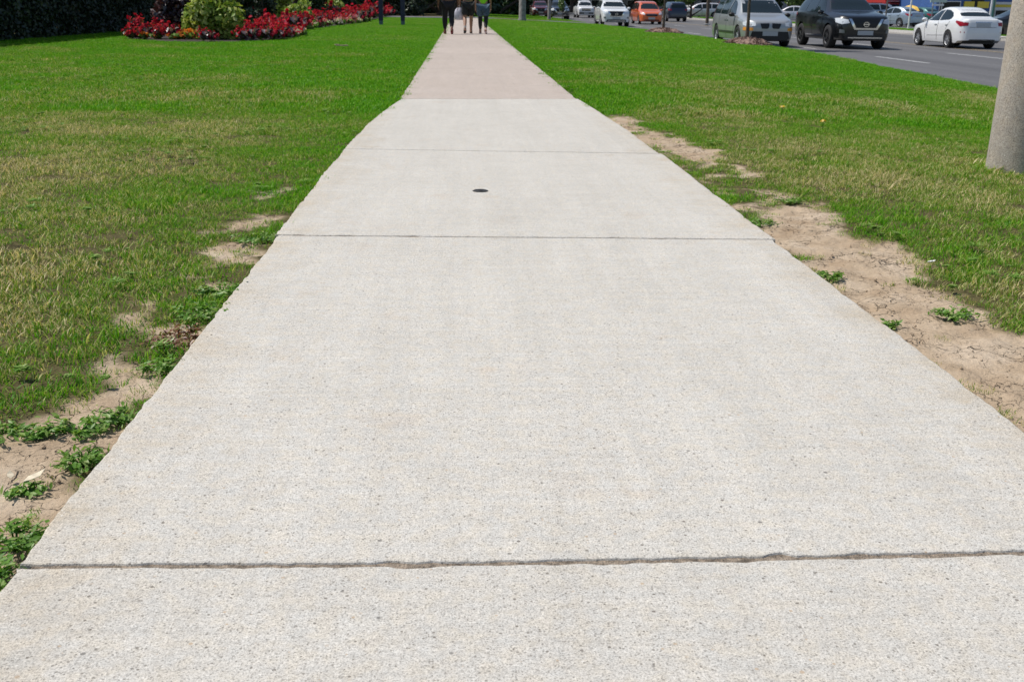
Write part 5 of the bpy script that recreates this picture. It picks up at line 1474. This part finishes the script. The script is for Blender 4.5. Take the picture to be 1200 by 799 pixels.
lampstick('thin brown pole standing among trees beyond the black suv', 1038, 75, .05, 5, 'bark_grey')
q = px_at(1098, 12, 80)
t = thing('sign', 'pale green sign board on two legs beyond the white saloon', 'sign', (q.x, 80, Z_LOT))
for s in (-1, 1): bm = bmesh.new(); add_tube(bm, [(s * .35, 0, 0), (s * .35, 0, 2.6)], [.05, .05], 8); bm_obj('leg', bm, M['steel'], t)
bm = bmesh.new(); add_box(bm, 0, -.07, 2.05, 1.25, .06, .55); bm_obj('board', bm, M['sign_green'], t)
bm = bmesh.new(); add_box(bm, 0, -.07, 1.60, .9, .06, .14); bm_obj('lower_board', bm, M['white_panel'], t)

# trees
g1 = tree('roadside_tree', 'leafy green tree beyond the far car park', px_at(1086, 10, 104), 7.5, 2.8, .17, .5, 'leaf_green', 61, 6000, .24, group='trees beyond the far car park')
g1.location.z = Z_LOT
g2 = tree('roadside_tree', 'pale green tree beyond the far car park', px_at(1030, 10, 112), 8.5, 3.2, .2, .4, 'leaf_light', 62, 6000, .26, group='pale trees beyond the far car park')
g2.location.z = Z_LOT
def far_trees(proto, items, group):
    for u, d, s, lab in items:
        q = px_at(u, 10, d); dup(proto, (q.x, d, Z_LOT), random.random() * 6, s, lab, group)
LG = 'leafy green tree beyond the far car park'; LP = 'pale green tree beyond the far car park'
GG, GP = 'trees beyond the far car park', 'pale trees beyond the far car park'
far_trees(g1, [(1010, 108, 1.0, LG), (975, 118, 1.2, LG), (940, 128, 1.2, LG), (1052, 120, 1.3, LG), (1072, 116, 1.2, LG), (905, 140, 1.1, LG), (850, 140, 1.2, LG), (790, 144, 1.2, LG), (745, 146, 1.2, LG), (1105, 112, 1.1, LG), (1230, 110, 1.4, LG)], GG)
far_trees(g2, [(1045, 124, 1.1, LP), (810, 120, .7, LP), (935, 112, .6, LP), (870, 144, 1.0, LP), (705, 145, 1.2, LP), (1000, 134, 1.2, LP)], GP)
# trees that close the view down the road and walk
g3 = tree('roadside_tree', 'dense dark green tree at the end of the walk', px_at(560, 10, 98), 9.5, 3.8, .24, .35, 'evergreen', 63, 8000, .28, group='dark trees at the end of the walk')
g3.location.z = -.1
LD = 'dense dark green tree at the end of the walk'
for u, d, s in ((535, 92, 1.0), (515, 96, 1.1), (585, 112, 1.1), (490, 88, .9), (470, 96, 1.0), (575, 130, 1.2), (605, 150, 1.3), (640, 175, 1.4), (670, 180, 1.4), (700, 185, 1.4), (550, 120, 1.2), (625, 165, 1.2), (655, 190, 1.5), (735, 180, 1.4)):
    q = px_at(u, 10, d); dup(g3, (q.x, d, -.15), random.random() * 6, s, LD, 'dark trees at the end of the walk')
g4 = tree('garden_tree', 'dark leafy tree rising behind the hedge', (-15.5, 34, -.05), 7.5, 3.0, .18, 1.2, 'evergreen', 64, 6000, .22, group='trees behind the hedge')
for x, y, s in ((-16, 44, 1.1), (-14.5, 54, 1.0), (-15, 66, 1.2), (-12, 76, 1.0), (-18, 25, 1.0), (-10, 84, 1.1), (-14, 92, 1.2)):
    dup(g4, (x, y, -.05), random.random() * 6, s, 'dark leafy tree rising behind the hedge', 'trees behind the hedge')

us = shrub('boundary_shrub', 'broad dark shrub in the row closing the view beyond the driveway', (-4, 104, -.2), 3.4, 2.2, 3.4, 'evergreen', 71, 5200, .26, 'shrubs closing the view beyond the driveway')
for x, y, s in ((-9, 100, 1), (-14, 103, 1.1), (-20, 100, 1), (-27, 104, 1.2), (1.5, 108, 1.0), (5.5, 116, .9), (-34, 102, 1.2), (8.0, 132, .8), (-42, 104, 1.2)):
    dup(us, (x, y, -.2), random.random() * 6, s, None, None)
for u, d in ((595, 200), (612, 205), (628, 200), (645, 210), (662, 205), (680, 214), (698, 206), (716, 212), (735, 206), (752, 200)):
    q = px_at(u, 10, d); dup(us, (q.x, d, -.4), random.random() * 6, 1.4, 'broad dark shrub in the row far behind the queue of cars', 'shrubs far behind the queue of cars')
for u, d in ((970, 140), (990, 136), (1012, 138), (1032, 132), (1052, 134), (1072, 130), (1090, 128)):
    q = px_at(u, 10, d); dup(us, (q.x, d, Z_LOT), random.random() * 6, .9, 'broad dark shrub in the row behind the kiosk', 'shrubs behind the kiosk')

# ------------------------------------------------------------------ three walkers
M['skin_brown'] = simple('brown_skin', (.16, .075, .045), .55, noise=.08)
M['skin_tan'] = simple('tan_skin', (.38, .21, .14), .55, noise=.08)
M['black_knit'] = simple('black_leggings', (.012, .011, .014), .85, noise=.2, scale=40)
M['grey_knit'] = simple('grey_top', (.26, .26, .28), .9, noise=.15, scale=30)
M['dark_shorts'] = simple('dark_shorts', (.022, .026, .028), .9, noise=.25, scale=12)
M['green_shirt'] = simple('green_shirt', (.02, .16, .075), .9, noise=.15, scale=12)
M['neon_shirt'] = simple('neon_shirt', (.30, .80, .02), .85, noise=.08, scale=12)
M['denim'] = simple('denim', (.055, .095, .14), .9, noise=.35, scale=40)
M['red_shoe'] = simple('red_shoe', (.26, .03, .03), .6)
M['dark_shoe'] = simple('dark_shoe', (.03, .032, .035), .6)
M['grey_sock'] = simple('grey_sock', (.30, .30, .29), .9)
M['pale_shoe'] = simple('pale_pink_shoe', (.66, .50, .48), .6)
M['hair'] = simple('dark_hair', (.015, .011, .009), .6, noise=.3, scale=60)
M['bag'] = simple('white_plastic_bag', (.60, .58, .66), .45, noise=.1, scale=12)

def skin_mesh(name, chains, mat, parent, sub=2, root=0):
    """chains: lists of (point, radius); equal points are welded, so the surface is continuous"""
    bm = bmesh.new(); lay = bm.verts.layers.skin.verify(); seen = {}
    first = None
    for ch in chains:
        prev = None
        for p, r_ in ch:
            key = tuple(round(c, 4) for c in p)
            if key not in seen:
                v = bm.verts.new(p); rr = r_ if hasattr(r_, '__len__') else (r_, r_)
                v[lay].radius = rr; v[lay].use_root = first is None; first = first or v; seen[key] = v
            v = seen[key]
            if prev is not None and prev is not v and bm.edges.get((prev, v)) is None: bm.edges.new((prev, v))
            prev = v
    me = bpy.data.meshes.new(name); bm.to_mesh(me); bm.free(); me.materials.append(mat)
    o = bpy.data.objects.new(name, me); C.objects.link(o); o.parent = parent
    s = o.modifiers.new('skin', 'SKIN'); s.use_smooth_shade = True
    b = o.modifiers.new('sub', 'SUBSURF'); b.levels = sub; b.render_levels = sub
    return o

def person(label, loc, rz, H_, lead, skin, top, bottom, shoes, hair, arm_l=.12, arm_r=.12, stride=.22, build=1.0, sock=None):
    """walks along +Y; lead = +1 left foot forward"""
    t = thing('person', label, 'person', loc, rz)
    k = H_ / 1.70; b = build
    S = lambda x, y, z: (x * k, y * k, z * k)
    hip_z, knee_z, ank_z = .90, .49, .09
    J = {}
    for s, nm in ((-1, 'L'), (1, 'R')):
        f = lead if s < 0 else -lead
        J['hip' + nm] = S(s * .095, 0, .88)
        J['knee' + nm] = S(s * .10, stride * (.40 if f > 0 else -.02), knee_z + (.0 if f > 0 else .0))
        J['ank' + nm] = S(s * .095, stride * (.62 if f > 0 else -.85), ank_z + (.0 if f > 0 else .07))
        J['toe' + nm] = S(s * .105, stride * (.62 if f > 0 else -.85) + .15, .035 if f > 0 else .025)
        J['heel' + nm] = S(s * .095, stride * (.62 if f > 0 else -.85) - .05, .04 if f > 0 else .10)
        J['sh' + nm] = S(s * .175 * b, 0, 1.38)
        a = arm_l if s < 0 else arm_r
        J['elb' + nm] = S(s * (.215 * b + .02), -a * .6 - .02, 1.11)
        J['wri' + nm] = S(s * (.225 * b + .02), a + .02, .87)
        J['hand' + nm] = S(s * (.225 * b + .02), a + .035, .80)
    pel, spi, che, nek, hd0, hd1, hd2 = S(0, 0, .93), S(0, -.005, 1.12), S(0, 0, 1.32), S(0, .0, 1.44), S(0, .015, 1.51), S(0, .02, 1.58), S(0, .01, 1.655)
    ch = [[(pel, (.135 * k * b, .105 * k * b)), (spi, (.13 * k * b, .10 * k * b)), (che, (.15 * k * b, .11 * k * b)), (nek, .052 * k), (hd0, .075 * k), (hd1, .092 * k), (hd2, .07 * k)],
          [(hd1, .092 * k), (S(0, .115, 1.565), .018 * k)]]
    for nm, s in (('L', -1), ('R', 1)):
        h = Vector(J['hand' + nm]); w = Vector(J['wri' + nm])
        ch.append([(pel, (.135 * k * b, .105 * k * b)), (J['hip' + nm], .092 * k * b), (J['knee' + nm], .060 * k), (tuple(Vector(J['knee' + nm]).lerp(Vector(J['ank' + nm]), .35)), .062 * k * (b * .5 + .5)), (J['ank' + nm], .036 * k), (J['toe' + nm], .03 * k)])
        ch.append([(J['ank' + nm], .036 * k), (J['heel' + nm], .032 * k)])
        ch.append([(che, (.15 * k * b, .11 * k * b)), (J['sh' + nm], .058 * k * b), (J['elb' + nm], .042 * k), (J['wri' + nm], .027 * k), (tuple(h), (.032 * k, .018 * k))])
        for q, (dy, ln) in enumerate(((-.03, .065), (-.010, .080), (.012, .085), (.032, .075))):
            a1 = h + Vector((0, dy * k, -.035 * k)); a2 = a1 + Vector((-s * .012 * k, dy * .1, -ln * .55 * k)); a3 = a2 + Vector((-s * .02 * k, 0, -ln * .35 * k))
            ch.append([(tuple(h), .03 * k), (tuple(a1), .010 * k), (tuple(a2), .009 * k), (tuple(a3), .008 * k)])
        th = h + Vector((-s * .01 * k, .035 * k, .015 * k)); th2 = th + Vector((-s * .01 * k, .02 * k, -.04 * k))
        ch.append([(tuple(h), .03 * k), (tuple(th), .011 * k), (tuple(th2), .009 * k)])
    skin_mesh('body', ch, M[skin], t)
    g = .014 * k
    if top:
        mt, zlow = top
        c2 = [[(S(0, 0, zlow), (.150 * k * b + g, .12 * k * b + g)), (S(0, -.004, 1.08), (.135 * k * b + g, .105 * k * b + g)), (S(0, 0, 1.30), (.155 * k * b + g, .115 * k * b + g)), (S(0, 0, 1.42), .07 * k)]]
        for nm in 'LR':
            e = Vector(J['sh' + nm]).lerp(Vector(J['elb' + nm]), .75)
            c2.append([(S(0, 0, 1.30), (.155 * k * b + g, .115 * k * b + g)), (J['sh' + nm], .062 * k * b + g), (tuple(e), .052 * k + g)])
        skin_mesh('shirt', c2, M[mt], t)
    for nm_, mt, upto, fat in bottom:
        c2 = []
        for nm in 'LR':
            hp, kn, an = Vector(J['hip' + nm]), Vector(J['knee' + nm]), Vector(J['ank' + nm])
            leg = [(S(0, 0, .95), (.145 * k * b + fat, .115 * k * b + fat)), (tuple(hp), .092 * k * b + fat)]
            if upto <= 1: leg.append((tuple(hp.lerp(kn, upto)), (.088 - .03 * upto) * k * b + fat * 1.3))
            else:
                leg += [(tuple(kn), .062 * k + fat), (tuple(kn.lerp(an, .35)), .064 * k * (b * .5 + .5) + fat), (tuple(kn.lerp(an, upto - 1)), .038 * k + fat * .35)]
            c2.append(leg)
        skin_mesh(nm_, c2, M[mt], t)
    for nm in 'LR':
        an, to, he = Vector(J['ank' + nm]), Vector(J['toe' + nm]), Vector(J['heel' + nm])
        mid = an.lerp(to, .5) + Vector((0, 0, -.006))
        skin_mesh('shoe', [[(tuple(he), .044 * k), (tuple(mid), (.046 * k, .042 * k)), (tuple(to), (.045 * k, .032 * k)), (tuple(to + Vector((0, .045 * k, -.004))), (.034 * k, .022 * k))], [(tuple(he), .044 * k), (tuple(an + Vector((0, 0, .01))), .042 * k)]], M[shoes], t)
        if sock: skin_mesh('sock', [[(tuple(an), .044 * k), (tuple(an.lerp(Vector(J['knee' + nm]), .22)), .046 * k)]], M[sock], t)
    hz = [[(S(0, -.02, 1.665), .085 * k), (S(0, -.035, 1.60), .098 * k), (S(0, -.055, 1.52), .07 * k)] + ([(S(0, -.07, 1.40), .06 * k)] if hair == 'long' else [])]
    skin_mesh('hair', hz, M['hair'], t)
    return t
wz = .0
p1, p2, p3 = px(525.5, 40.3, 0), px(548.5, 39.6, 0), px(566, 40.2, 0)
person('person in grey top and black leggings walking on the walk, red shoes', (p1.x, p1.y, wz), .05, 1.74, 1, 'skin_brown', ('grey_knit', .95), [('leggings', 'black_knit', 1.92, .022)], 'red_shoe', 'long', .16, .02, .30, 1.22)
person('person in green shirt and dark shorts carrying a white bag', (p2.x, p2.y, wz), 0, 1.72, -1, 'skin_tan', ('green_shirt', .95), [('shorts', 'dark_shorts', .92, .035)], 'dark_shoe', 'short', .10, .16, .36, 1.05, 'grey_sock')
person('child in neon green shirt, denim shorts and black leggings', (p3.x, p3.y, wz), -.05, 1.60, 1, 'skin_tan', ('neon_shirt', .92), [('leggings', 'black_knit', 1.95, .014), ('shorts', 'denim', .85, .045)], 'pale_shoe', 'long', .02, .18, .32, 1.02)
# bag hanging from the left hand of the walker in green
kx = p2.x - (.225 * 1.05 + .02) * 1.72 / 1.7
t = thing('plastic_bag', 'full white plastic bag hanging from the hand of the person in green', 'bag', (kx - .02, p2.y + .12, .40))
bm = bmesh.new()
rings = add_lathe(bm, [(.02, .0), (.13, .012), (.165, .10), (.16, .22), (.12, .32), (.06, .385)], 22)
for i, ring in enumerate(rings):
    for j, v in enumerate(ring):
        v.co.y *= .62; q = 1 + .07 * math.sin(j * 2.3 + i * 1.7) + .04 * math.sin(j * 5.1 + i); v.co.x *= q; v.co.y *= q
bm.faces.new(rings[0]); bm_obj('pouch', bm, M['bag'], t, smooth=60)
for s in (-1, 1):
    bm = bmesh.new(); add_tube(bm, [(s * .05, 0, .36), (s * .025, 0, .42), (0, 0, .445)], [.018, .010, .008], 6); bm_obj('handle', bm, M['bag'], t)
